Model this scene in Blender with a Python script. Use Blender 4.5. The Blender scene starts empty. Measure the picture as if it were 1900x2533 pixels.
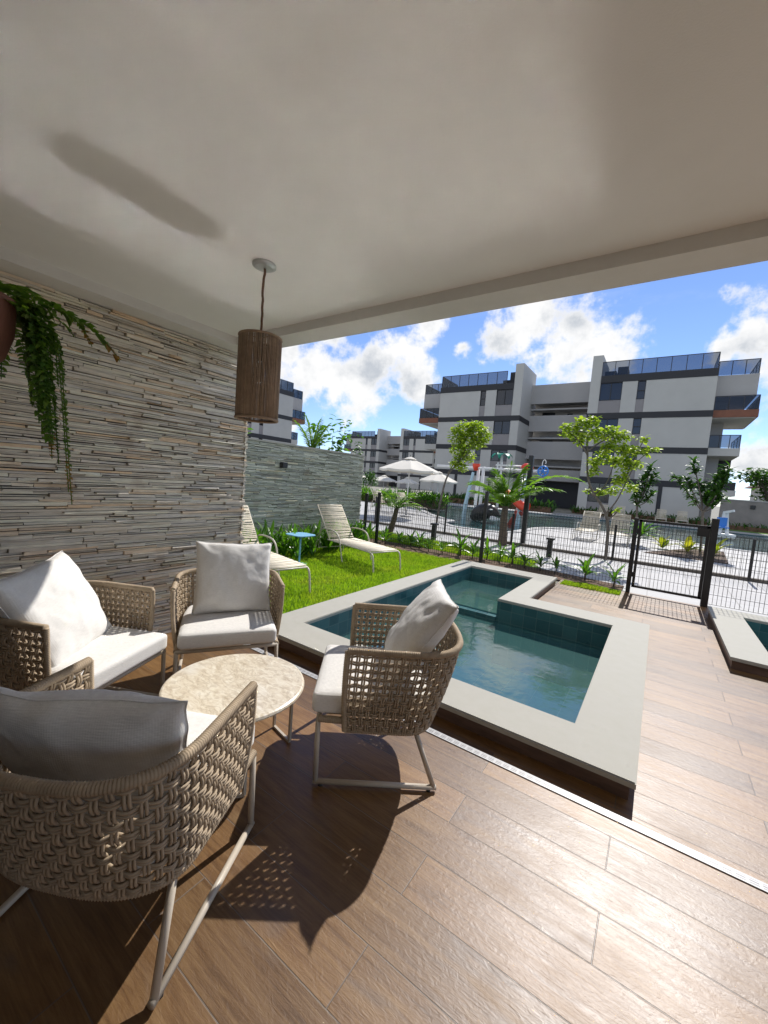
import bpy, bmesh, math, random
import numpy as np
from mathutils import Vector, Matrix, noise, geometry
S = bpy.context.scene
COL = S.collection
rad = math.radians
PI = math.pi
rng = random.Random(7)

# ------------------------------------------------------------------ camera
cd = bpy.data.cameras.new('camera')
cam = bpy.data.objects.new('camera', cd); COL.objects.link(cam)
yaw, pit, rol = rad(34.304), rad(-4.556), rad(4.418)
cf = Vector((-math.sin(yaw)*math.cos(pit), math.cos(yaw)*math.cos(pit), math.sin(pit)))
cr = Vector((math.cos(yaw), math.sin(yaw), 0)); cu = cr.cross(cf)
r2 = cr*math.cos(rol) + cu*math.sin(rol); u2 = -cr*math.sin(rol) + cu*math.cos(rol)
M4 = Matrix((r2, u2, -cf)).transposed().to_4x4(); M4.translation = (0, 0, 1.5)
cam.matrix_world = M4
cd.sensor_width = 36; cd.lens = 36*991.97/2533
cd.clip_start = .02; cd.clip_end = 3000
S.camera = cam

# ------------------------------------------------------------------ sky, sun, exposure
SUN_EL, SUN_AZ = 45.2, 0.5        # azimuth from +Y towards +X
S.view_settings.view_transform = 'Standard'; S.view_settings.look = 'None'
S.view_settings.exposure = 1.0; S.view_settings.gamma = 1
W = bpy.data.worlds.new('World'); S.world = W; W.use_nodes = True

class NT:
    "short hand for building node trees"
    def __init__(s, tree): s.t = tree; tree.nodes.clear()
    def n(s, typ, ins=None, **kw):
        nd = s.t.nodes.new(typ)
        for k, v in kw.items(): setattr(nd, k, v)
        for k, v in (ins or {}).items():
            sk = nd.inputs[k]
            if hasattr(v, 'is_output'): s.t.links.new(v, sk)
            elif hasattr(v, 'outputs'): s.t.links.new(v.outputs[0], sk)
            else: sk.default_value = v
        return nd
    def math(s, op, a, b=None, c=None, clamp=False):
        ins = {0: a}
        if b is not None: ins[1] = b
        if c is not None: ins[2] = c
        return s.n('ShaderNodeMath', ins, operation=op, use_clamp=clamp).outputs[0]
    def vm(s, op, a, b=None, **k):
        ins = {0: a}
        if b is not None: ins[1] = b
        return s.n('ShaderNodeVectorMath', ins, operation=op, **k)
    def ramp(s, f, stops, interp='LINEAR'):
        nd = s.n('ShaderNodeValToRGB', {0: f}); cr_ = nd.color_ramp; cr_.interpolation = interp
        while len(cr_.elements) < len(stops): cr_.elements.new(.5)
        for e, (p, c) in zip(cr_.elements, stops):
            e.position = p; e.color = (*c, 1) if len(c) == 3 else c
        return nd.outputs[0]
    def mix(s, f, a, b, blend='MIX'):
        nd = s.n('ShaderNodeMix', data_type='RGBA', blend_type=blend)
        for i, v in ((0, f), (6, a), (7, b)):
            if hasattr(v, 'is_output'): s.t.links.new(v, nd.inputs[i])
            else: nd.inputs[i].default_value = (*v, 1) if isinstance(v, tuple) and len(v) == 3 else v
        return nd.outputs[2]
    def noise(s, vec, scale, detail=4, rough=.5, dist=0, dim='3D'):
        return s.n('ShaderNodeTexNoise', {'Vector': vec, 'Scale': scale, 'Detail': detail, 'Roughness': rough, 'Distortion': dist}, noise_dimensions=dim)
    def smooth(s, v, a, b, x=0., y=1.):
        return s.n('ShaderNodeMapRange', {'Value': v, 'From Min': a, 'From Max': b, 'To Min': x, 'To Max': y}, interpolation_type='SMOOTHSTEP').outputs[0]

def build_world():
    t = NT(W.node_tree)
    out = t.n('ShaderNodeOutputWorld')
    sky = t.n('ShaderNodeTexSky', sky_type='NISHITA')
    sky.sun_disc = False; sky.sun_elevation = rad(SUN_EL); sky.sun_rotation = rad(SUN_AZ)
    sky.air_density = .8; sky.dust_density = 0.0; sky.ozone_density = 3.0
    gen = t.n('ShaderNodeTexCoord').outputs['Generated']
    sep = t.n('ShaderNodeSeparateXYZ', {0: gen})
    # cumulus banks: (direction, radius, weight)
    clouds = [((-.255, .893, .371), .115), ((-.19, .922, .34), .12), ((-.13, .944, .300), .10), ((-.31, .89, .325), .07),
              ((-.215, .93, .285), .09),
              ((-.56, .78, .285), .075), ((-.53, .80, .31), .07), ((-.585, .765, .245), .085), ((-.645, .725, .232), .10), ((-.70, .68, .245), .10),
              ((-.735, .63, .275), .10), ((-.79, .58, .20), .12), ((-.50, .82, .235), .08), ((-.61, .75, .20), .09),
              ((.10, .945, .300), .085), ((.16, .945, .285), .10), ((.055, .955, .285), .05), ((-.401, .863, .312), .028),
              ((.13, .985, .10), .06), ((.20, .97, .14), .10), ((-.47, .805, .368), .06), ((-.66, .70, .32), .06), ((-.76, .64, .10), .07),
              ((.5, .8, .35), .25), ((.8, .4, .4), .4), ((-.95, .2, .35), .4), ((.3, -.8, .5), .6), ((-.5, -.7, .4), .6), ((.1, -.3, .95), .45), ((.8, -.3, .5), .5), ((-.8, -.3, .5), .5)]  # added unseen clouds beside, above and behind the camera, neutral fill for ambient light
    # warp the direction for billowy outlines
    nz = t.noise(gen, 7.0, 7, .58)
    nz2 = t.noise(gen, 26.0, 8, .62)
    warp = t.vm('SCALE', t.vm('SUBTRACT', nz.outputs['Color'], (.5, .5, .5)).outputs[0]); warp.inputs['Scale'].default_value = .10
    gw = t.vm('ADD', gen, warp.outputs[0]).outputs[0]
    m = None
    for d, r in clouds:
        L = math.sqrt(sum(c*c for c in d)); d = tuple(c/L for c in d)
        dv = t.vm('DISTANCE', gw, d).outputs['Value']
        v = t.math('SUBTRACT', 1.0, t.math('DIVIDE', dv, r))
        m = v if m is None else t.n('ShaderNodeMath', {0: m, 1: v, 2: .25}, operation='SMOOTH_MAX').outputs[0]
    dens = t.math('ADD', m, t.math('MULTIPLY', t.math('SUBTRACT', nz2.outputs[0], .5), 1.5))
    dens = t.math('ADD', dens, t.math('MULTIPLY', t.math('SUBTRACT', nz.outputs[0], .5), 1.3))
    mask = t.smooth(dens, .12, .66)
    # thin veil low down and wisps
    wz = t.noise(t.vm('MULTIPLY', gen, (1, 1, 3)).outputs[0], 4.0, 6, .6)
    veil = t.math('MULTIPLY', t.smooth(wz.outputs[0], .5, .8), .22)
    mask = t.math('MAXIMUM', mask, veil)
    # grey bellies: noise density just above this point shades it
    up = t.vm('ADD', gen, (0, .02, .05)).outputs[0]
    nu = t.noise(up, 9.0, 6, .6)
    core = t.smooth(dens, .30, 1.0)
    belly = t.math('MULTIPLY', core, t.smooth(nu.outputs[0], .38, .68))
    ccol = t.mix(belly, (1.0, 1.0, 1.0), (.56, .60, .66))
    skyc = t.mix(1.0, sky.outputs[0], (.93, .93, 1.05), 'MULTIPLY')
    a = t.n('ShaderNodeBackground', {'Color': skyc, 'Strength': .082})
    b = t.n('ShaderNodeBackground', {'Color': ccol, 'Strength': .51})
    mx = t.n('ShaderNodeMixShader', {0: mask, 1: a, 2: b})
    t.t.links.new(mx.outputs[0], out.inputs[0])
build_world()

sl = bpy.data.lights.new('sun', 'SUN'); sl.energy = 2.75; sl.angle = rad(.55); sl.color = (1, .96, .91)
sun = bpy.data.objects.new('sun', sl); COL.objects.link(sun)
sv = Vector((math.sin(rad(SUN_AZ))*math.cos(rad(SUN_EL)), math.cos(rad(SUN_AZ))*math.cos(rad(SUN_EL)), math.sin(rad(SUN_EL))))
sun.rotation_euler = sv.to_track_quat('Z', 'Y').to_euler(); sun.location = (0, 30, 30)
S.cycles.max_bounces = 10; S.cycles.transparent_max_bounces = 16
S.cycles.diffuse_bounces = 5; S.cycles.glossy_bounces = 4
S.cycles.caustics_reflective = True; S.cycles.caustics_refractive = False
S.cycles.blur_glossy = 0.
S.cycles.sample_clamp_indirect = 350
S.cycles.use_denoising = True

# ------------------------------------------------------------------ materials
def newmat(name):
    m = bpy.data.materials.new(name); m.use_nodes = True
    t = NT(m.node_tree); t.out = t.n('ShaderNodeOutputMaterial')
    return m, t
def fin(t, sh): t.t.links.new(sh.outputs[0], t.out.inputs[0])
def coords(t): return t.n('ShaderNodeTexCoord').outputs['Object']
def bump(t, h, strength=.3, dist=.01, prev=None):
    ins = {'Height': h, 'Strength': strength, 'Distance': dist}
    if prev is not None: ins['Normal'] = prev
    return t.n('ShaderNodeBump', ins).outputs[0]
def pmat(name, col, rough=.6, var=.15, vs=3., bs=60., b=.15, bd=.004, spec=.5, metal=0., isl=0., hue=None, stretch=(1, 1, 1)):
    m, t = newmat(name); co = t.vm('MULTIPLY', coords(t), stretch).outputs[0]
    n1 = t.noise(co, vs, 5, .6)
    lo = tuple(c*(1-var) for c in col); hi = tuple(min(1, c*(1+var)) for c in (hue or col))
    c = t.ramp(n1.outputs[0], [(.3, lo), (.7, hi)])
    if isl:
        ri = t.n('ShaderNodeNewGeometry').outputs['Random Per Island']
        c = t.mix(1.0, c, t.ramp(ri, [(0, (1-isl,)*3), (1, (1+isl,)*3)]), 'MULTIPLY')
    n2 = t.noise(co, bs, 4, .6)
    r = t.math('ADD', t.math('MULTIPLY', n1.outputs[0], .16), rough-.08)
    p = t.n('ShaderNodeBsdfPrincipled', {'Base Color': c, 'Roughness': r, 'Metallic': metal, 'Specular IOR Level': spec,
            'Normal': bump(t, n2.outputs[0], b, bd)})
    fin(t, p); return m

def leaf_mat(name, col, col2, trans=.45, rough=.45, patch=0.):
    m, t = newmat(name)
    ri = t.n('ShaderNodeNewGeometry').outputs['Random Per Island']
    nz = t.noise(coords(t), 9., 3)
    f = t.math('ADD', t.math('MULTIPLY', ri, .7), t.math('MULTIPLY', nz.outputs[0], .3))
    c = t.ramp(f, [(.1, col), (.85, col2)])
    if patch:
        pz = t.noise(coords(t), 1.7, 5, .65)
        c = t.mix(t.smooth(pz.outputs[0], .45, .75, 0, patch), c, (.36, .33, .06))
        c = t.mix(t.smooth(pz.outputs[0], .5, .25, 0, patch), c, (.07, .16, .015))
    p = t.n('ShaderNodeBsdfPrincipled', {'Base Color': c, 'Roughness': rough, 'Specular IOR Level': .4})
    tc = t.mix(1.0, c, (1.5, 1.6, .7), 'MULTIPLY')
    tr = t.n('ShaderNodeBsdfTranslucent', {'Color': tc})
    fin(t, t.n('ShaderNodeMixShader', {0: trans, 1: p, 2: tr})); return m

def floor_mat():
    m, t = newmat('wood_look_tile'); co = coords(t)
    s = t.n('ShaderNodeSeparateXYZ', {0: co})
    y = t.math('DIVIDE', t.math('SUBTRACT', s.outputs[1], 1.21), .2)
    row = t.math('FLOOR', y); fy = t.math('FRACT', y)
    par = t.math('FLOORED_MODULO', row, 2.)
    x = t.math('DIVIDE', t.math('ADD', t.math('ADD', s.outputs[0], .62), t.math('MULTIPLY', par, .6)), 1.2)
    cx = t.math('FLOOR', x); fx = t.math('FRACT', x)
    cell = t.n('ShaderNodeCombineXYZ', {0: cx, 1: row}).outputs[0]
    wn = t.n('ShaderNodeTexWhiteNoise', {'Vector': cell}, noise_dimensions='3D')
    ey = t.math('MULTIPLY', t.math('MINIMUM', fy, t.math('SUBTRACT', 1., fy)), .2)
    ex = t.math('MULTIPLY', t.math('MINIMUM', fx, t.math('SUBTRACT', 1., fx)), 1.2)
    e = t.math('MINIMUM', ex, ey)
    grout = t.smooth(e, .0012, .0026, 1., 0.)
    off = t.vm('ADD', co, t.vm('MULTIPLY', wn.outputs['Color'], (7, 3, 5)).outputs[0]).outputs[0]
    st = t.vm('MULTIPLY', off, (1.4, 11., 1.)).outputs[0]
    g1 = t.noise(st, 2.2, 8, .62, .7)
    st2 = t.vm('MULTIPLY', off, (3., 75., 1.)).outputs[0]
    g2 = t.noise(st2, 2.0, 5, .6, .3)
    kn = t.noise(t.vm('MULTIPLY', off, (2., 4., 1.)).outputs[0], 1.5, 3, .5, .6)
    gr = t.math('ADD', t.math('MULTIPLY', g1.outputs[0], .62), t.math('MULTIPLY', g2.outputs[0], .38))
    c = t.ramp(gr, [(.28, (.066, .030, .0095)), (.46, (.15, .077, .026)), (.62, (.215, .122, .045)), (.8, (.275, .172, .077))])
    c = t.mix(t.smooth(kn.outputs[0], .58, .75, 0, .55), c, (.12, .082, .06))
    tone = t.ramp(wn.outputs['Value'], [(0, (.70, .70, .72)), (1, (1.25, 1.2, 1.12))])
    c = t.mix(1., c, tone, 'MULTIPLY')
    c = t.mix(grout, c, (.11, .085, .065))
    big = t.noise(co, 1.3, 4)
    r = t.math('ADD', t.math('MULTIPLY', g1.outputs[0], .22), t.math('MULTIPLY', big.outputs[0], .18))
    smd = t.noise(co, 2.6, 6, .65, .8)
    r = t.math('ADD', r, t.math('ADD', .235, t.smooth(smd.outputs[0], 0.45, .75, 0., .045)))
    rip = t.noise(t.vm('MULTIPLY', off, (14., 26., 1.)).outputs[0], 2., 4, .6, 1.2)
    h = t.math('ADD', t.math('MULTIPLY', g2.outputs[0], .4), t.math('MULTIPLY', rip.outputs[0], .75))
    h = t.math('SUBTRACT', h, t.math('MULTIPLY', grout, 1.2))
    p = t.n('ShaderNodeBsdfPrincipled', {'Base Color': c, 'Roughness': r, 'Specular IOR Level': .58, 'Normal': bump(t, h, .34, .004)})
    fin(t, p); return m

def stone_mat(name, stops, var=.25):
    m, t = newmat(name); co = coords(t)
    ri = t.n('ShaderNodeNewGeometry').outputs['Random Per Island']
    c = t.ramp(ri, stops)
    nz = t.noise(t.vm('MULTIPLY', co, (6, 5, 40)).outputs[0], 1.5, 7, .65)
    sp = t.noise(co, 3.0, 5, .6)
    c = t.mix(1., c, t.ramp(nz.outputs[0], [(.25, (.74, .72, .70)), (.5, (1.02, 1.02, 1.02)), (.78, (1.3, 1.28, 1.24))]), 'MULTIPLY')
    c = t.mix(t.smooth(sp.outputs[0], .58, .72, 0, .35), c, (.30, .19, .10))
    n2 = t.noise(t.vm('MULTIPLY', co, (1, 1, 4)).outputs[0], 45., 5, .65)
    p = t.n('ShaderNodeBsdfPrincipled', {'Base Color': c, 'Roughness': .72, 'Specular IOR Level': .4, 'Normal': bump(t, n2.outputs[0], .4, .005)})
    fin(t, p); return m

def fabric_mat(name, col, weave=900.):
    m, t = newmat(name); co = coords(t)
    s = t.n('ShaderNodeSeparateXYZ', {0: co})
    a = t.math('SINE', t.math('MULTIPLY', s.outputs[0], weave)); b_ = t.math('SINE', t.math('MULTIPLY', s.outputs[2], weave))
    b2 = t.math('SINE', t.math('MULTIPLY', s.outputs[1], weave))
    w = t.math('ADD', t.math('ADD', a, b_), b2)
    n1 = t.noise(co, 6., 4); n2 = t.noise(t.vm('MULTIPLY', co, (1, 1, 6)).outputs[0], 60., 4, .6)
    c = t.ramp(n2.outputs[0], [(.3, tuple(x*.9 for x in col)), (.7, tuple(min(1, x*1.05) for x in col))])
    h = t.math('ADD', t.math('MULTIPLY', w, .10), t.math('ADD', n2.outputs[0], t.math('MULTIPLY', n1.outputs[0], 2.)))
    p = t.n('ShaderNodeBsdfPrincipled', {'Base Color': c, 'Roughness': .9, 'Specular IOR Level': .15, 'Sheen Weight': .15, 'Normal': bump(t, h, .3, .0025)})
    fin(t, p); return m

def water_mat(name, tint, dens, bscale, bstr, rough=.02, det=3, w2=.35, ior=1.33):
    m, t = newmat(name); co = coords(t)
    n1 = t.noise(co, bscale, det, .5, .4); n2 = t.noise(co, bscale*3.1, det, .55, .3)
    h = t.math('ADD', n1.outputs[0], t.math('MULTIPLY', n2.outputs[0], w2))
    nr = bump(t, h, bstr, .05)
    tr = t.n('ShaderNodeBsdfTransparent', {'Color': (*tint, 1)})
    gl = t.n('ShaderNodeBsdfGlossy', {'Color': (1, 1, 1, 1), 'Roughness': rough, 'Normal': nr})
    fr = t.n('ShaderNodeFresnel', {'IOR': ior, 'Normal': nr})
    base = tr
    if dens > 0:
        df = t.n('ShaderNodeBsdfDiffuse', {'Color': (tint[0]*.30, tint[1]*.52, tint[2]*.52, 1)})
        base = t.n('ShaderNodeMixShader', {0: dens, 1: tr, 2: df})
    fin(t, t.n('ShaderNodeMixShader', {0: fr, 1: base, 2: gl})); return m

def grid_tile_mat(name, cols, size, grout, rough=.25, gw=.004):
    "square tiles on any axis-aligned face"
    m, t = newmat(name); co = coords(t)
    g = t.n('ShaderNodeNewGeometry')
    s = t.n('ShaderNodeSeparateXYZ', {0: co}); nn = t.n('ShaderNodeSeparateXYZ', {0: g.outputs['Normal']})
    lines = None; idx = []
    for i in range(3):
        q = t.math('DIVIDE', t.math('ADD', s.outputs[i], .013), size)
        f = t.math('FRACT', q); e = t.math('MULTIPLY', t.math('MINIMUM', f, t.math('SUBTRACT', 1., f)), size)
        l = t.smooth(e, gw*.5, gw, 1., 0.)
        l = t.math('MULTIPLY', l, t.math('LESS_THAN', t.math('ABSOLUTE', nn.outputs[i]), .5))
        lines = l if lines is None else t.math('MAXIMUM', lines, l)
        idx.append(t.math('FLOOR', t.math('ADD', q, t.math('MULTIPLY', nn.outputs[i], .3))))
    wn = t.n('ShaderNodeTexWhiteNoise', {'Vector': t.n('ShaderNodeCombineXYZ', {0: idx[0], 1: idx[1], 2: idx[2]}).outputs[0]}, noise_dimensions='3D')
    nz = t.noise(co, 14., 5, .6)
    f = t.math('ADD', t.math('MULTIPLY', wn.outputs[0], .65), t.math('MULTIPLY', nz.outputs[0], .35))
    c = t.ramp(f, [(i/(len(cols)-1), k) for i, k in enumerate(cols)])
    c = t.mix(lines, c, grout)
    p = t.n('ShaderNodeBsdfPrincipled', {'Base Color': c, 'Roughness': rough, 'Normal': bump(t, t.math('SUBTRACT', nz.outputs[0], lines), .15, .003)})
    fin(t, p); return m

def glass_mat(name, tint, mixf=.5, rough=.12):
    m, t = newmat(name)
    nz = t.noise(coords(t), .6, 2)
    tr = t.n('ShaderNodeBsdfTransparent', {'Color': (*tint, 1)})
    gl = t.n('ShaderNodeBsdfGlossy', {'Color': (.8, .85, .9, 1), 'Roughness': rough, 'Normal': bump(t, nz.outputs[0], .05, .05)})
    fr = t.n('ShaderNodeFresnel', {'IOR': 1.5})
    fin(t, t.n('ShaderNodeMixShader', {0: fr, 1: tr, 2: gl})); return m

M = {}
M['floor'] = floor_mat()
M['stone'] = stone_mat('warm_slate', [(0, (0.542, 0.491, 0.412)), (.14, (0.730, 0.655, 0.529)), (.3, (0.600, 0.551, 0.468)), (.42, (0.785, 0.752, 0.596)), (.55, (0.660, 0.614, 0.536)),
                                      (.68, (0.571, 0.543, 0.491)), (.78, (0.778, 0.695, 0.563)), (.87, (0.778, 0.579, 0.373)), (.93, (0.505, 0.451, 0.378)), (1, (0.785, 0.775, 0.653))])
M['slate'] = stone_mat('green_grey_slate', [(0, (0.360, 0.373, 0.315)), (.3, (0.511, 0.531, 0.442)), (.5, (0.417, 0.438, 0.374)), (.75, (0.645, 0.652, 0.536)), (.93, (0.303, 0.307, 0.272)), (1, (0.758, 0.689, 0.493))])
M['mortar'] = pmat('dark_backing', (.05, .045, .04), .9)
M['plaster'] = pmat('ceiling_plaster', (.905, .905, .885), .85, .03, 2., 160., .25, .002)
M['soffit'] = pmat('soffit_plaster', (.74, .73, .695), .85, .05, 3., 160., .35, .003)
M['coping'] = pmat('pool_coping_stone', (.40, .385, .325), .72, .035, 9., 150., .12, .0015, hue=(.40, .385, .335), spec=.2)
M['riser'] = pmat('brown_riser_tile', (.13, .075, .05), .5, .3, 6., 60., .2, stretch=(1, 1, 8))
M['pooltile'] = grid_tile_mat('blue_green_pool_tile', [(.022, .080, .092), (.036, .115, .125), (.055, .155, .16)], .15, (.09, .17, .17), .25)
M['poolfloor'] = grid_tile_mat('green_pool_floor_stone', [(.22, .50, .43), (.30, .58, .50), (.38, .64, .56)], .30, (.60, .74, .66), .5, .006)
M['bigtile'] = grid_tile_mat('teal_pool_tile', [(.02, .06, .07), (.04, .10, .11)], .3, (.06, .11, .12), .4)
M['water'] = water_mat('plunge_water', (.66, .96, .89), .16, 5.5, .055, .095, 1, .35, 2.0)
M['bigwater'] = water_mat('big_pool_water', (.42, .70, .70), .2, 2.2, .14, .12)
M['deck'] = grid_tile_mat('pale_deck_paver', [(.38, .375, .365), (.41, .405, .395), (.44, .435, .42)], .8, (.33, .32, .31), .7, .014)
M['path'] = grid_tile_mat('grey_path_paver', [(.38, .37, .365), (.42, .41, .405), (.46, .455, .445)], .6, (.28, .27, .26), .75, .012)
M['soil'] = pmat('red_brown_soil', (.13, .075, .045), .95, .4, 8., 40., .9, .03)
M['mulch'] = pmat('bark_mulch', (.12, .08, .055), .95, .5, 25., 30., 1., .04)
M['ground'] = pmat('sandy_ground', (.22, .21, .17), .95, .25, .4, 8., .4, .02)
M['grass'] = leaf_mat('grass_blade', (.16, .27, .012), (.33, .47, .035), .5, .5, .5)
M['turf'] = pmat('turf_base', (.10, .18, .02), .95, .35, 14., 90., .8, .02)
M['leaf'] = leaf_mat('light_tree_leaf', (.14, .24, .02), (.37, .44, .06), .5)
M['leafdark'] = leaf_mat('dark_tree_leaf', (.022, .07, .012), (.06, .14, .02), .35)
M['leafgold'] = leaf_mat('yellow_green_leaf', (.13, .22, .012), (.40, .36, .03), .5)
M['plant'] = leaf_mat('border_plant_leaf', (.05, .14, .014), (.11, .24, .02), .45, .35)
M['palm'] = leaf_mat('palm_leaflet', (.07, .16, .018), (.17, .29, .035), .5, .35)
M['fern'] = leaf_mat('fern_leaf', (.045, .12, .02), (.13, .21, .035), .5)
M['ferndry'] = leaf_mat('dry_fern_leaf', (.22, .11, .02), (.30, .18, .04), .3)
M['bark'] = pmat('grey_bark', (.14, .12, .10), .9, .3, 14., 60., .7, .01)
M['palmbark'] = pmat('palm_bark', (.12, .09, .065), .9, .4, 10., 40., .9, .02, stretch=(1, 1, 5))
M['rope'] = pmat('taupe_rope', (.37, .29, .20), .75, .16, 20., 700., .5, .0015, spec=.3)
M['frame'] = pmat('beige_metal_tube', (.47, .41, .33), .38, .05, 8., 200., .04, .001)
M['foot'] = pmat('black_foot', (.02, .02, .02), .6)
M['cushion'] = fabric_mat('off_white_linen', (.70, .68, .64))
M['marble'] = None
M['lounger'] = pmat('cream_cord', (.62, .55, .42), .6, .12, 12., 300., .2, .001, isl=.16)
M['lframe'] = pmat('cream_metal', (.56, .51, .41), .4, .05)
M['blue'] = pmat('sky_blue_metal', (.25, .50, .72), .35, .04)
M['shade'] = pmat('brown_lamp_cord', (.29, .20, .13), .7, .18, 30., 300., .3, .001, isl=.2)
M['cord'] = pmat('brown_flex', (.16, .085, .05), .8, .2, 60., 500., .5)
M['nickel'] = pmat('satin_canopy_metal', (.50, .52, .52), .3, .05, metal=.6)
M['bulb'] = glass_mat('bulb_glass', (.9, .88, .84), .3)
M['black'] = pmat('black_painted_metal', (.016, .015, .015), .42, .2, 8., 150., .08, .001)
M['pot'] = pmat('terracotta_pot', (.17, .068, .042), .7, .3, 10., 50., .4, .006, stretch=(1, 1, .2))
M['wallwhite'] = pmat('white_render', (.48, .475, .455), .85, .06, .5, 40., .15, .004)
M['wallgrey'] = pmat('mauve_grey_render', (.27, .255, .26), .85, .08, .5, 40., .15, .004)
M['recess'] = pmat('grey_render', (.40, .39, .385), .85, .06, .5, 40., .15, .004)
M['band'] = pmat('charcoal_band', (.022, .023, .028), .6, .1)
M['window'] = pmat('dark_window_glass', (.012, .014, .02), .13, .1, 1., 3., .02, .01, spec=.7)
M['winframe'] = pmat('dark_window_frame', (.02, .02, .023), .45)
M['rail'] = glass_mat('smoked_rail_glass', (.48, .50, .53))
M['rust'] = pmat('rust_brown_cladding', (.20, .075, .04), .6, .15)
M['white'] = pmat('white_paint', (.75, .75, .74), .45, .04)
M['canvas'] = fabric_mat('cream_canvas', (.70, .66, .58), 300.)
M['red'] = pmat('red_plastic', (.72, .06, .02), .35, .05)
M['bluep'] = pmat('blue_plastic', (.03, .20, .62), .35, .05)
M['greenp'] = pmat('green_plastic', (.01, .22, .13), .35, .08)
M['palebluep'] = pmat('pale_blue_plastic', (.42, .58, .66), .35, .05)
M['orange'] = pmat('dull_red_plastic', (.35, .05, .03), .4, .1)
M['wallfar'] = pmat('grey_block_wall', (.24, .22, .205), .9, .15, 1.5, 30., .3, .01)
M['roofred'] = pmat('dark_red_roof', (.10, .02, .02), .7, .2)
M['drain'] = None

def marble_mat():
    m, t = newmat('travertine_marble'); co = coords(t)
    n1 = t.noise(co, 7., 7, .62, 1.6); n2 = t.noise(t.vm('MULTIPLY', co, (1, 2.2, 1)).outputs[0], 16., 6, .62, 1.2)
    v = t.math('ABSOLUTE', t.math('SUBTRACT', n1.outputs[0], .5))
    c = t.ramp(n2.outputs[0], [(.3, (.42, .34, .24)), (.45, (.60, .52, .39)), (.6, (.70, .64, .52)), (.75, (.78, .74, .64))])
    c = t.mix(t.smooth(v, 0., .03, .55, 0.), c, (.38, .30, .20))
    c = t.mix(t.smooth(t.noise(co, 3., 3).outputs[0], .5, .7, 0, .4), c, (.62, .60, .56))
    p = t.n('ShaderNodeBsdfPrincipled', {'Base Color': c, 'Roughness': .3, 'Specular IOR Level': .5, 'Normal': bump(t, n2.outputs[0], .08, .002)})
    fin(t, p); return m
M['marble'] = marble_mat()
def drain_mat():
    m, t = newmat('white_drain_grate'); co = coords(t)
    s = t.n('ShaderNodeSeparateXYZ', {0: co})
    fx = t.math('FRACT', t.math('DIVIDE', s.outputs[0], .042))
    fy = t.math('FRACT', t.math('DIVIDE', s.outputs[1], .0125))
    k = t.math('MULTIPLY', t.math('LESS_THAN', fx, .72), t.math('LESS_THAN', t.math('ABSOLUTE', t.math('SUBTRACT', fy, .5)), .2))
    inside = t.math('LESS_THAN', t.math('ABSOLUTE', t.math('SUBTRACT', s.outputs[1], 2.143)), .013)
    k = t.math('MULTIPLY', k, inside)
    c = t.mix(k, (.44, .44, .44), (.07, .07, .07))
    fin(t, t.n('ShaderNodeBsdfPrincipled', {'Base Color': c, 'Roughness': .4, 'Normal': bump(t, k, -.4, .003)})); return m
M['drain'] = drain_mat()
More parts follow.
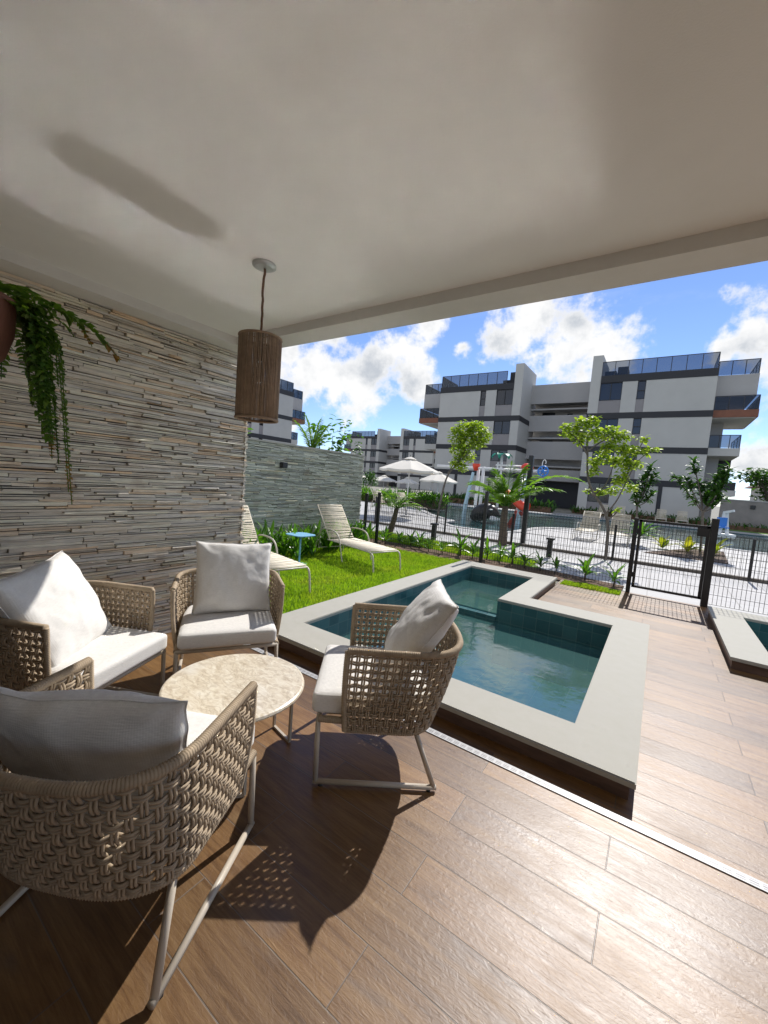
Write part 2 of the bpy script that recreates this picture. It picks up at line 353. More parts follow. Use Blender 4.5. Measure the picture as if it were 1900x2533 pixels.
# ------------------------------------------------------------------ mesh helpers
class MB:
    def __init__(s): s.v = []; s.f = []
    def quad(s, a, b, c, d):
        i = len(s.v); s.v += [tuple(a), tuple(b), tuple(c), tuple(d)]; s.f.append((i, i+1, i+2, i+3)); return s
    def tri(s, a, b, c):
        i = len(s.v); s.v += [tuple(a), tuple(b), tuple(c)]; s.f.append((i, i+1, i+2)); return s
    def box(s, x0, y0, z0, x1, y1, z1):
        i = len(s.v)
        s.v += [(x, y, z) for z in (z0, z1) for x, y in ((x0, y0), (x1, y0), (x1, y1), (x0, y1))]
        s.f += [tuple(i+k for k in q) for q in ((0, 3, 2, 1), (4, 5, 6, 7), (0, 1, 5, 4), (1, 2, 6, 5), (2, 3, 7, 6), (3, 0, 4, 7))]
        return s
    def obox(s, c, ax, ay, az):
        c, ax, ay, az = map(Vector, (c, ax, ay, az)); i = len(s.v)
        s.v += [tuple(c+ax*a+ay*b+az*d) for d in (-1, 1) for a, b in ((-1, -1), (1, -1), (1, 1), (-1, 1))]
        s.f += [tuple(i+k for k in q) for q in ((0, 3, 2, 1), (4, 5, 6, 7), (0, 1, 5, 4), (1, 2, 6, 5), (2, 3, 7, 6), (3, 0, 4, 7))]
        return s
    def bar(s, a, b, w, h=None, up=(0, 0, 1)):
        a, b = Vector(a), Vector(b); d = b-a; L = d.length; d.normalize()
        u = Vector(up)
        if abs(d.dot(u)) > .98: u = Vector((0, 1, 0))
        r = d.cross(u).normalized(); u = r.cross(d)
        return s.obox((a+b)/2, d*L/2, r*w/2, u*(h or w)/2)
    def tube(s, pts, r, n=8, cap=True, closed=False):
        pts = [Vector(p) for p in pts]; N = len(pts)
        rs = [r[min(len(r)-1, round(i*(len(r)-1)/max(1, N-1)))] for i in range(N)] if isinstance(r, (list, tuple)) else [r]*N
        base = len(s.v); prev = None
        for i, p in enumerate(pts):
            if closed: d = pts[(i+1) % N]-pts[i-1]
            else: d = pts[min(i+1, N-1)]-pts[max(i-1, 0)]
            if d.length < 1e-9: d = Vector((0, 0, 1))
            d.normalize()
            if prev is None:
                a = Vector((0, 0, 1)) if abs(d.z) < .9 else Vector((1, 0, 0))
                prev = (a-d*a.dot(d)).normalized()
            else:
                q = prev-d*prev.dot(d)
                if q.length > 1e-6: prev = q.normalized()
            b = d.cross(prev)
            for k in range(n):
                t = 2*PI*k/n
                s.v.append(tuple(p+(prev*math.cos(t)+b*math.sin(t))*rs[i]))
        for i in range(N if closed else N-1):
            j = (i+1) % N
            for k in range(n):
                s.f.append((base+i*n+k, base+i*n+(k+1) % n, base+j*n+(k+1) % n, base+j*n+k))
        if cap and not closed:
            s.f.append(tuple(base+k for k in reversed(range(n))))
            s.f.append(tuple(base+(N-1)*n+k for k in range(n)))
        return s
    def lathe(s, prof, c=(0, 0, 0), n=32):
        base = len(s.v); m = len(prof)
        for k in range(n):
            t = 2*PI*k/n
            for r, z in prof: s.v.append((c[0]+r*math.cos(t), c[1]+r*math.sin(t), c[2]+z))
        for k in range(n):
            for i in range(m-1):
                a = base+k*m+i; b = base+((k+1) % n)*m+i
                s.f.append((a, b, b+1, a+1))
        return s
    def grid(s, P, closed=False):
        base = len(s.v); nu = len(P); nv = len(P[0])
        for row in P: s.v += [tuple(p) for p in row]
        for i in range(nu-1):
            for j in range(nv-1):
                a = base+i*nv+j; s.f.append((a, a+nv, a+nv+1, a+1))
        return s
    def strip(s, base, az, el, L, w, droop=1., seg=5, fold=.25, roll=0., prof=None):
        "a leaf: curved tapering blade starting at base, heading az at elevation el"
        p = Vector(base); pts = []; e = el; d0 = None
        side = Vector((-math.sin(az), math.cos(az), 0))
        for i in range(seg+1):
            t = i/seg
            wv = w*(prof(t) if prof else math.sin(PI*min(1, .12+t*.88))**.8)
            d = Vector((math.cos(az)*math.cos(e), math.sin(az)*math.cos(e), math.sin(e)))
            nrm = side.cross(d)*-1
            sd = side*math.cos(roll)+nrm*math.sin(roll)
            pts.append((p-sd*wv*.5+nrm*fold*wv*.5, p.copy(), p+sd*wv*.5+nrm*fold*wv*.5))
            p = p+d*(L/seg); e -= droop/seg
        b = len(s.v)
        for tr in pts: s.v += [tuple(q) for q in tr]
        for i in range(seg):
            for k in range(2):
                a = b+i*3+k; s.f.append((a, a+1, a+4, a+3))
        return s
    def build(s, name, mat, parent=None, smooth=False, loc=None):
        me = bpy.data.meshes.new(name); me.from_pydata(s.v, [], s.f); me.update()
        if smooth:
            me.polygons.foreach_set('use_smooth', [True]*len(me.polygons))
        if mat: me.materials.append(mat)
        o = bpy.data.objects.new(name, me); COL.objects.link(o)
        if parent: o.parent = parent
        if loc: o.location = loc
        return o
def weld(o, d=1e-5, bevel=0., seg=2, normals=True):
    bm = bmesh.new(); bm.from_mesh(o.data)
    bmesh.ops.remove_doubles(bm, verts=bm.verts, dist=d)
    if bevel: bmesh.ops.bevel(bm, geom=list(bm.edges), offset=bevel, segments=seg, affect='EDGES', profile=.5, clamp_overlap=True)
    if normals: bmesh.ops.recalc_face_normals(bm, faces=bm.faces)
    bm.to_mesh(o.data); bm.free(); return o
def tag(o, label=None, cat=None, group=None, kind=None):
    if label: o['label'] = label
    if cat: o['category'] = cat
    if group: o['group'] = group
    if kind: o['kind'] = kind
    return o
def empty(name, loc=(0, 0, 0), rz=0., label=None, cat=None, group=None):
    o = bpy.data.objects.new(name, None); COL.objects.link(o); o.empty_display_size = .1
    o.location = loc; o.rotation_euler = (0, 0, rz); return tag(o, label, cat, group)
def struct(o): o['kind'] = 'structure'; return o
def kids(o): return [c for c in bpy.data.objects if c.parent == o]
def copy_tree(o, parent=None):
    c = o.copy(); COL.objects.link(c)
    if parent: c.parent = parent
    for ch in kids(o): copy_tree(ch, c)
    return c
def ring(r, z, n=32, c=(0, 0)): return [(c[0]+r*math.cos(2*PI*k/n), c[1]+r*math.sin(2*PI*k/n), z) for k in range(n)]
def poly_sheet(name, outer, holes, z, mat):
    loops = [[Vector((x, y, 0)) for x, y in outer]]+[[Vector((x, y, 0)) for x, y in h] for h in holes]
    tris = geometry.tessellate_polygon(loops); pts = [p for l in loops for p in l]
    b = MB(); b.v = [(p.x, p.y, z) for p in pts]
    for t in tris:
        a, c, d = (pts[i] for i in t)
        cr_ = (c-a).cross(d-a).z
        if abs(cr_) < 1e-9: continue
        b.f.append(tuple(t) if cr_ > 0 else tuple(reversed(t)))
    return b.build(name, mat)
def smooth_loop(pts, n=6):
    "Catmull-Rom closed loop"
    out = []; N = len(pts)
    for i in range(N):
        p0, p1, p2, p3 = (Vector(pts[(i+k-1) % N]) for k in range(4))
        for k in range(n):
            t = k/n
            q = .5*((2*p1)+(p2-p0)*t+(2*p0-5*p1+4*p2-p3)*t*t+(3*p1-p0-3*p2+p3)*t**3)
            out.append((q[0], q[1]))
    return out
def chaikin(pts, it=2):
    pts = [Vector(p) for p in pts]
    for _ in range(it):
        q = [pts[0]]
        for a, b in zip(pts, pts[1:]): q += [a*.75+b*.25, a*.25+b*.75]
        q.append(pts[-1]); pts = q
    return pts
def rbox(hx, hy, hz, r, n=14, crown=0., wob=0., seed=0):
    "rounded box surface (cube-sphere), centred at 0"
    b = MB(); idx = {}
    def vert(p):
        key = tuple(round(c, 5) for c in p)
        if key in idx: return idx[key]
        P = Vector((p[0]*hx, p[1]*hy, p[2]*hz)); I = Vector((max(-hx+r, min(hx-r, P.x)), max(-hy+r, min(hy-r, P.y)), max(-hz+r, min(hz-r, P.z))))
        d = P-I
        if d.length > 1e-9: P = I+d.normalized()*r
        k = (1-min(1, abs(P.x/hx))**2.5)*(1-min(1, abs(P.y/hy))**2.5)
        if P.z > 0: P.z += crown*k
        if wob: P += Vector((noise.noise(P*9+Vector((seed, 0, 0))), noise.noise(P*9+Vector((0, seed, 9))), noise.noise(P*7+Vector((3, 0, seed)))))*wob
        idx[key] = len(b.v); b.v.append(tuple(P)); return idx[key]
    def par(i):
        t = i/n*2-1
        return math.copysign(abs(t)**.7, t)
    for ax in range(3):
        for sg in (-1, 1):
            for i in range(n):
                for j in range(n):
                    q = []
                    for di, dj in ((0, 0), (1, 0), (1, 1), (0, 1)):
                        p = [0, 0, 0]; p[ax] = sg; p[(ax+1) % 3] = par(i+di); p[(ax+2) % 3] = par(j+dj); q.append(vert(p))
                    b.f.append(tuple(q) if sg > 0 else tuple(reversed(q)))
    return b

# ------------------------------------------------------------------ setting: ground, floor, lawn, paths, pool deck
PP = [(-2.6, 2.64), (-.28, 2.64), (-.28, 4.97), (-1.55, 4.97), (-1.55, 6.65), (-2.6, 6.65)]     # plunge pool basin
NP = [(1.02, 5.2), (4.2, 5.2), (4.2, 6.72), (1.02, 6.72)]                                       # neighbour's pool
big = [(-7.1, 15.75), (-7.0, 15.2), (-6.9, 14.5), (-6.2, 13.75), (-5.3, 13.7), (-4.55, 13.95), (-4.3, 14.6), (-4.25, 16.2), (-4.05, 17.8), (-3.3, 19.0), (-2.3, 19.6), (-.6, 19.9), (.8, 19.5), (2.1, 18.8), (4, 18.8), (9, 18.8),
       (12, 20), (13, 26), (11, 31), (3.3, 31.8), (-2, 31), (-6.1, 30), (-11.3, 28.6), (-14.2, 27.2), (-13.6, 24.4), (-12.2, 21.4), (-10.4, 19.2), (-9.1, 17.6), (-8.2, 16.7)]
BP = smooth_loop(big, 4)
struct(poly_sheet('ground', [(-900, -300), (900, -300), (900, 1500), (-900, 1500)], [PP, NP, BP], -.03, M['ground']))
struct(poly_sheet('floor', [(-3.46, -3.4), (6, -3.4), (6, 7.55), (-1.27, 7.55), (-1.27, 5.33), (-.02, 5.33), (-.02, 2.33), (-2.89, 2.33), (-2.95, 2.45), (-3.46, 2.45)], [[(.98, 5.1), (4.3, 5.1), (4.3, 6.8), (.98, 6.8)]], 0., M['floor']))
struct(MB().quad((-5.9, 2.0, -.012), (-2.8, 2.0, -.012), (-2.8, 7.62, -.012), (-5.9, 7.62, -.012)).build('lawn', M['turf']))
struct(poly_sheet('border_soil', [(-5.9, 7.35), (-3.4, 7.42), (-2.9, 7.05), (-1.9, 7.06), (-1.3, 7.5), (-.35, 7.52), (-.35, 8.05), (-1.6, 8.25), (-5.9, 8.2)], [], -.004, M['soil']))
struct(poly_sheet('verge', [(-8.5, 8.1), (-1.75, 8.25), (-2.2, 9.0), (-3.4, 9.4), (-8.5, 9.5)], [], -.008, M['turf']))
struct(MB().quad((-30, 8.0, -.016), (12, 8.0, -.016), (12, 11.16, -.016), (-30, 11.16, -.016)).build('path', M['path']))
struct(MB().quad((-.36, 7.55, -.004), (6, 7.55, -.004), (6, 8.0, -.004), (-.36, 8.0, -.004)).build('path', M['deck']))
struct(MB().box(-30, 11.16, -.1, 12, 11.30, .05).build('kerb', pmat('dark_kerb', (.13, .11, .09), .9, .3, 5.)))
deck_out = [(-30, 11.30), (14, 11.30), (14, 33), (-24, 33), (-30, 28)]
struct(poly_sheet('pool_deck', deck_out, [BP, [(-.25, 13.7), (1.65, 13.75), (1.9, 17.2), (1.1, 17.1)]], -.006, M['deck']))
struct(poly_sheet('planter_soil', [(-.25, 13.7), (1.65, 13.75), (1.9, 17.2), (1.1, 17.1)], [], .012, M['mulch']))
# water of the community pool with its tiled sides and floor
b = MB()
for (x0, y0), (x1, y1) in zip(BP, BP[1:]+BP[:1]): b.quad((x0, y0, -1.2), (x1, y1, -1.2), (x1, y1, -.006), (x0, y0, -.006))
pb = poly_sheet('pool_basin', BP, [], -1.2, M['bigtile'])
ps = b.build('pool_sides', M['bigtile'], pb); struct(pb)
struct(poly_sheet('water', BP, [], -.10, M['bigwater']))
# pale bullnose edge round the community pool
b = MB(); cen = Vector((-1, 22))
edge = [Vector((x, y)) for x, y in BP]; ins = []; outs = []
for i, p in enumerate(edge):
    d = (edge[(i+1) % len(edge)]-edge[i-1]).normalized(); nrm = Vector((d.y, -d.x))
    ins.append(p-nrm*.02); outs.append(p+nrm*.28)
for i in range(len(edge)):
    j = (i+1) % len(edge)
    a, c, d, e = ins[i], ins[j], outs[j], outs[i]
    b.quad((a.x, a.y, .02), (c.x, c.y, .02), (d.x, d.y, .02), (e.x, e.y, .02))
    b.quad((a.x, a.y, -.05), (c.x, c.y, -.05), (c.x, c.y, .02), (a.x, a.y, .02))
    b.quad((d.x, d.y, -.02), (e.x, e.y, -.02), (e.x, e.y, .02), (d.x, d.y, .02))
struct(b.build('pool_edge', M['deck']))
struct(MB().quad((2.8, 33.0, .004), (14, 33.0, .004), (14, 35.8, .004), (2.8, 35.8, .004)).build('lawn', M['turf']))

def grass(name, regions, n, hmin, hmax, seed, label):
    r = np.random.default_rng(seed); V = []; tot = sum((x1-x0)*(y1-y0) for x0, y0, x1, y1 in regions)
    P = []
    for x0, y0, x1, y1 in regions:
        k = int(n*(x1-x0)*(y1-y0)/tot)
        P.append(np.stack([r.uniform(x0, x1, k), r.uniform(y0, y1, k)], 1))
    P = np.concatenate(P); k = len(P)
    clump = .5+.5*np.sin(P[:, 0]*5.1+np.sin(P[:, 1]*3.7)*2)*np.sin(P[:, 1]*4.3+np.cos(P[:, 0]*2.9)*2)
    h = r.uniform(hmin, hmax, k)*(.65+.6*clump); a = r.uniform(0, 2*PI, k); w = r.uniform(.0025, .0055, k)
    le = r.uniform(.1, .9, k)*h; la = r.uniform(0, 2*PI, k)
    dx, dy = np.cos(a)*w, np.sin(a)*w; lx, ly = np.cos(la)*le, np.sin(la)*le
    z0 = np.full(k, -.015)
    v = np.stack([np.stack([P[:, 0]-dx, P[:, 1]-dy, z0], 1), np.stack([P[:, 0]+dx, P[:, 1]+dy, z0], 1),
                  np.stack([P[:, 0]+dx*.8+lx*.45, P[:, 1]+dy*.8+ly*.45, h*.62], 1), np.stack([P[:, 0]-dx*.8+lx*.45, P[:, 1]-dy*.8+ly*.45, h*.62], 1),
                  np.stack([P[:, 0]+lx, P[:, 1]+ly, h], 1)], 1).reshape(-1, 3)
    i = np.arange(k)*5
    me = bpy.data.meshes.new(name)
    me.vertices.add(len(v)); me.vertices.foreach_set('co', v.astype(np.float32).ravel())
    q = np.stack([i, i+1, i+2, i+3], 1); tr = np.stack([i+3, i+2, i+4], 1)
    loops = np.concatenate([q, tr], 1).ravel(); me.loops.add(len(loops)); me.loops.foreach_set('vertex_index', loops.astype(np.int32))
    starts = np.stack([np.arange(k)*7, np.arange(k)*7+4], 1).ravel(); me.polygons.add(2*k)
    me.polygons.foreach_set('loop_start', starts.astype(np.int32))
    me.update(calc_edges=True); me.validate()
    me.materials.append(M['grass'])
    o = bpy.data.objects.new(name, me); COL.objects.link(o)
    return tag(o, label, 'grass', kind='stuff')
grass('grass', [(-5.72, 2.46, -2.93, 7.4)], 62000, .025, .055, 3, 'short bright green lawn grass between stone wall and plunge pool')
grass('grass', [(-6.5, 8.2, -3.2, 9.35), (-3.2, 8.25, -2.0, 9.0)], 15000, .04, .09, 4, 'green grass strip behind the fence border plants')
grass('grass', [(-1.22, 7.15, -.36, 7.5)], 3500, .02, .045, 5, 'small grass patch beside the gate')

# ------------------------------------------------------------------ private plunge pool
pool = empty('plunge_pool', (-1.4, 4.5, 0), 0, 'small L shaped plunge pool with pale stone coping on the terrace', 'pool')
def at(o, root):
    o.parent = root; o.matrix_parent_inverse = Matrix.Translation(-Vector(root.location)); return o
outer = [(-2.92, 2.28), (.055, 2.28), (.055, 5.35), (-1.25, 5.35), (-1.25, 7.05), (-2.92, 7.05)]
o = poly_sheet('coping', outer, [PP], .12, M['coping'])
b = MB()
for (x0, y0), (x1, y1) in zip(outer, outer[1:]+outer[:1]): b.quad((x0, y0, .088), (x1, y1, .088), (x1, y1, .12), (x0, y0, .12))
for (x0, y0), (x1, y1) in zip(PP, PP[1:]+PP[:1]): b.quad((x1, y1, .088), (x0, y0, .088), (x0, y0, .12), (x1, y1, .12))
tmp = b.build('coping_edge', M['coping'])
bm = bmesh.new(); bm.from_mesh(o.data); bm.from_mesh(tmp.data); bmesh.ops.remove_doubles(bm, verts=bm.verts, dist=1e-4)
es = [e for e in bm.edges if all(abs(v.co.z-.12) < 1e-4 for v in e.verts) and len(e.link_faces) == 2 and abs(e.link_faces[0].normal.z-e.link_faces[1].normal.z) > .5]
bmesh.ops.bevel(bm, geom=es, offset=.006, segments=2, affect='EDGES', clamp_overlap=True)
bm.to_mesh(o.data); bm.free(); bpy.data.objects.remove(tmp); at(o, pool)
b = MB(); ro = [(-2.90, 2.31), (.03, 2.31), (.03, 5.32), (-1.27, 5.32), (-1.27, 7.03), (-2.90, 7.03)]
for (x0, y0), (x1, y1) in zip(ro, ro[1:]+ro[:1]): b.quad((x0, y0, -.02), (x1, y1, -.02), (x1, y1, .0885), (x0, y0, .0885))
b.quad((-2.91, 2.29, .0884), (.045, 2.29, .0884), (.045, 2.5, .0884), (-2.91, 2.5, .0884))
at(b.build('riser', M['riser']), pool)
b = MB()
for (x0, y0), (x1, y1) in zip(PP, PP[1:]+PP[:1]): b.quad((x1, y1, -.95), (x0, y0, -.95), (x0, y0, .0878), (x1, y1, .0878))
at(b.build('tiled_wall', M['pooltile']), pool)
at(MB().quad((-2.6, 2.64, -.72), (-.28, 2.64, -.72), (-.28, 4.97, -.72), (-2.6, 4.97, -.72)).build('pool_floor', M['poolfloor']), pool)
at(MB().box(-2.6, 4.955, -.95, -1.55, 6.65, -.40).build('shallow_ledge', M['poolfloor']), pool)
at(MB().box(-2.598, 4.945, -.42, -1.552, 5.05, -.115).build('weir_wall', M['pooltile']), pool)
struct(MB().quad((-2.599, 2.641, -.18), (-.281, 2.641, -.18), (-.281, 4.944, -.18), (-2.599, 4.944, -.18)).build('water', M['water']))
struct(MB().quad((-2.599, 5.051, -.10), (-1.551, 5.051, -.10), (-1.551, 6.649, -.10), (-2.599, 6.649, -.10)).build('water', M['water']))
# neighbour's pool
npool = empty('neighbour_pool', (2.5, 6, 0), 0, 'next plunge pool on the right with pale coping and brown riser', 'pool')
no = [(.69, 4.85), (4.5, 4.85), (4.5, 7.04), (.69, 7.04)]
o = poly_sheet('coping', no, [NP], .12, M['coping'])
b = MB()
for (x0, y0), (x1, y1) in zip(no, no[1:]+no[:1]): b.quad((x0, y0, .088), (x1, y1, .088), (x1, y1, .12), (x0, y0, .12))
for (x0, y0), (x1, y1) in zip(NP, NP[1:]+NP[:1]): b.quad((x1, y1, .088), (x0, y0, .088), (x0, y0, .12), (x1, y1, .12))
tmp = b.build('coping_edge', M['coping']); bm = bmesh.new(); bm.from_mesh(o.data); bm.from_mesh(tmp.data); bmesh.ops.remove_doubles(bm, verts=bm.verts, dist=1e-4)
bm.to_mesh(o.data); bm.free(); bpy.data.objects.remove(tmp); at(o, npool)
b = MB(); ro = [(.71, 4.88), (4.48, 4.88), (4.48, 7.02), (.71, 7.02)]
for (x0, y0), (x1, y1) in zip(ro, ro[1:]+ro[:1]): b.quad((x0, y0, -.02), (x1, y1, -.02), (x1, y1, .0885), (x0, y0, .0885))
at(b.build('riser', M['riser']), npool)
b = MB()
for (x0, y0), (x1, y1) in zip(NP, NP[1:]+NP[:1]): b.quad((x1, y1, -.95), (x0, y0, -.95), (x0, y0, .0878), (x1, y1, .0878))
at(b.build('tiled_wall', M['pooltile']), npool)
at(MB().quad((1.02, 5.2, -.95), (4.2, 5.2, -.95), (4.2, 6.72, -.95), (1.02, 6.72, -.95)).build('pool_floor', M['poolfloor']), npool)
struct(MB().quad((1.021, 5.201, -.18), (4.199, 5.201, -.18), (4.199, 6.719, -.18), (1.021, 6.719, -.18)).build('water', M['water']))
tag(MB().box(-3.45, 2.120, .001, 6, 2.167, .005).build('floor_drain', M['drain']), 'long white slotted drain channel crossing the tiled floor', 'drain')

# ------------------------------------------------------------------ porch: roof and stone walls
roof = empty('porch_roof', (0, 0, 2.6), 0, 'flat plastered porch ceiling with recessed panel over the terrace', 'roof')
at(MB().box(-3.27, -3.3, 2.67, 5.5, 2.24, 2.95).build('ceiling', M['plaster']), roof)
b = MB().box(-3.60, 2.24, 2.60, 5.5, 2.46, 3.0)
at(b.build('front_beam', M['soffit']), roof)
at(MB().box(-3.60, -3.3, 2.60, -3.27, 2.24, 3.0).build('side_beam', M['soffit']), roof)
hw = empty('house_wall', (0, -3.3, 0), 0, 'plastered back wall of the terrace with a dark glass door', 'wall')
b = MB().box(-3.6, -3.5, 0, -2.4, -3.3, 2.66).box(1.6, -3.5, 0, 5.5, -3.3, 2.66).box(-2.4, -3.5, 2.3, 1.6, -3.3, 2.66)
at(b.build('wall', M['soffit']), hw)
at(MB().box(-2.4, -3.42, 0, 1.6, -3.38, 2.3).build('glass_door', M['window']), hw)

def stone_face(fn, L, H, rmin, rmax, lmin, lmax, dep, seed, gap=.003, endjit=0.):
    "stacked slips; fn(s, z, d) -> point, s along the wall, d proud of it"
    r = random.Random(seed); b = MB(); z = 0.
    while z < H-.004:
        h = min(r.uniform(rmin, rmax), H-z)
        s = -r.uniform(0, lmax*.6) if endjit == 0 else 0.
        while s < L:
            l = r.uniform(lmin, lmax)*(1.6 if r.random() < .2 else 1)
            s1 = min(L+r.uniform(0, endjit), s+l)
            if s1+.12 > L: s1 = L+r.uniform(0, endjit)
            a0 = max(s, 0.)
            if s1-a0 > .01:
                parts = [(z, z+h)]
                if h > rmax*.72 and r.random() < .5:
                    k = r.uniform(.35, .65); parts = [(z, z+h*k), (z+h*k, z+h)]
                for za, zb in parts:
                    d = r.uniform(.2, 1.)**1.3*dep
                    g = gap*r.uniform(.4, 2.2)
                    j = lambda a: r.uniform(-a, a)
                    t0, t1 = j(.003), j(.003)
                    c = [(a0+gap, za+g*.5+t0, 0), (s1-gap, za+g*.5+t1, 0), (s1-gap, zb-g*.5+t1, 0), (a0+gap, zb-g*.5+t0, 0)]
                    fr = [(q[0]+j(.004), q[1]+j(.0022), d+j(.005)) for q in c]
                    i = len(b.v); b.v += [tuple(fn(*q)) for q in c]+[tuple(fn(*q)) for q in fr]
                    b.f += [tuple(i+k for k in q) for q in ((4, 5, 6, 7), (0, 1, 5, 4), (1, 2, 6, 5), (2, 3, 7, 6), (3, 0, 4, 7))]
            s = s1
            if s1 >= L: break
        z += h
    return b
sw = empty('stone_wall', (-3.5, 1, 0), 0, 'tall stacked slate wall in warm greys and tans at the left of the terrace', 'wall')
at(MB().box(-3.72, -3.3, -.05, -3.50, 2.53, 2.598).build('wall_core', M['mortar']), sw)
b = stone_face(lambda s, z, d: (-3.50+d, -1.6+s, z), 4.15, 2.597, 0.013, .030, .10, .46, .040, 11, endjit=.03)
at(weld(b.build('stone_cladding', M['stone']), 1e-7, normals=True), sw)
b = stone_face(lambda s, z, d: (-3.71+s, 2.53+d, z), .235, 2.597, .012, .03, .1, .3, .03, 12, endjit=.02)
at(weld(b.build('end_cladding', M['stone']), 1e-7), sw)
gw_ = empty('garden_wall', (-5.8, 5, 0), 0, 'lower grey green stacked slate wall behind the lawn loungers', 'wall')
at(MB().box(-6.0, 2.0, -.05, -5.80, 7.46, 2.0).build('wall_core', M['mortar']), gw_)
b = stone_face(lambda s, z, d: (-5.80+d, 2.0+s, z), 5.46, 2.0, .014, .030, .12, .45, .032, 21, endjit=.03)
at(weld(b.build('stone_cladding', M['slate']), 1e-7), gw_)
b = stone_face(lambda s, z, d: (-5.99+s, 7.46+d, z), .2, 2.0, .018, .036, .1, .3, .03, 22, endjit=.02)
at(weld(b.build('end_cladding', M['slate']), 1e-7), gw_)
at(MB().box(-6.02, 2.0, 2.001, -5.765, 7.50, 2.03).build('wall_cap', M['coping']), gw_)
wl = empty('wall_light', (-5.76, 5.02, 1.63), 0, 'small black box light on the grey green garden wall', 'light')
o = MB().box(0, -.055, -.05, .09, .055, .05).build('housing', M['black'], wl); weld(o, 1e-5, .006)
MB().box(.015, -.04, .051, .08, .04, .055).build('lens', M['white'], wl)
MB().box(-.03, -.04, -.035, .002, .04, .035).build('back_plate', M['black'], wl)
# ------------------------------------------------------------------ woven armchairs
def resample(pts, n):
    d = [0]
    for a, b_ in zip(pts, pts[1:]): d.append(d[-1]+(b_-a).length)
    out = []; k = 0
    for i in range(n):
        t = d[-1]*i/(n-1)
        while k < len(d)-2 and d[k+1] < t: k += 1
        f = (t-d[k])/max(1e-9, d[k+1]-d[k]); out.append(pts[k].lerp(pts[k+1], f))
    return out
def upath(w, yf, ys, yb, z, n=240):
    pts = [Vector((w, yf+(ys-yf)*i/20, z)) for i in range(20)]
    for i in range(61):
        t = PI*i/60; c, s_ = math.cos(t), math.sin(t)
        pts.append(Vector((w*math.copysign(abs(c)**(2/2.7), c), ys-(ys-yb)*abs(s_)**(2/2.7), z)))
    pts += [Vector((-w, ys+(yf-ys)*i/20, z)) for i in range(1, 21)]
    return resample(pts, n)
NS = 481
TOP = upath(.345, .165, -.13, -.415, .695, NS); BOT = upath(.312, .155, -.10, -.30, .285, NS)
def shell(u, v):
    i = max(0, min(NS-1.001, u*(NS-1))); k = int(i); f = i-k
    a = BOT[k].lerp(BOT[k+1], f); c = TOP[k].lerp(TOP[k+1], f)
    p = a.lerp(c, v); m = 4*v*(1-v)
    q = Vector((p.x, p.y+.1, 0))
    return p+q.normalized()*.012*m
def shelln(u, v):
    du = shell(min(1, u+.004), v)-shell(max(0, u-.004), v); dv = shell(u, min(1, v+.02))-shell(u, max(0, v-.02))
    return du.cross(dv).normalized()*-1
def weave(nu=46, nv=11):
    b = MB(); A = .0062; R_ = .0050; dl = .0058
    L = 1.62; hh = .42
    for i in range(nu):
        u = (i+.5)/nu
        for sd in (-1, 1):
            pts = []
            for k in range(nv*3+1):
                v = k/(nv*3); uu = u+sd*dl/L
                off = A*math.cos(PI*(v*nv-.5)+PI*i)
                pts.append(shell(uu, v)+shelln(u, v)*off)
            b.tube(pts, R_, 5, cap=False)
    for j in range(nv):
        v = (j+.5)/nv
        for sd in (-1, 1):
            pts = []; m = nu*4
            for k in range(m+1):
                u = k/m
                off = -A*math.cos(PI*(u*nu-.5)+PI*j)
                pts.append(shell(u, v+sd*dl/hh)+shelln(u, v)*off)
            b.tube(pts, R_, 5, cap=False)
    return b
def wrapped(b, pts, r, pitch=.0085, n=8, amp=.0016):
    pts = [Vector(p) for p in pts]; L = sum((q-p).length for p, q in zip(pts, pts[1:])); k = max(8, int(L/pitch)*3)
    P = resample(pts, k+1)
    return b.tube(P, [r+amp*(1 if i % 3 == 1 else (-.2 if i % 3 == 2 else -1)) for i in range(k+1)], n)
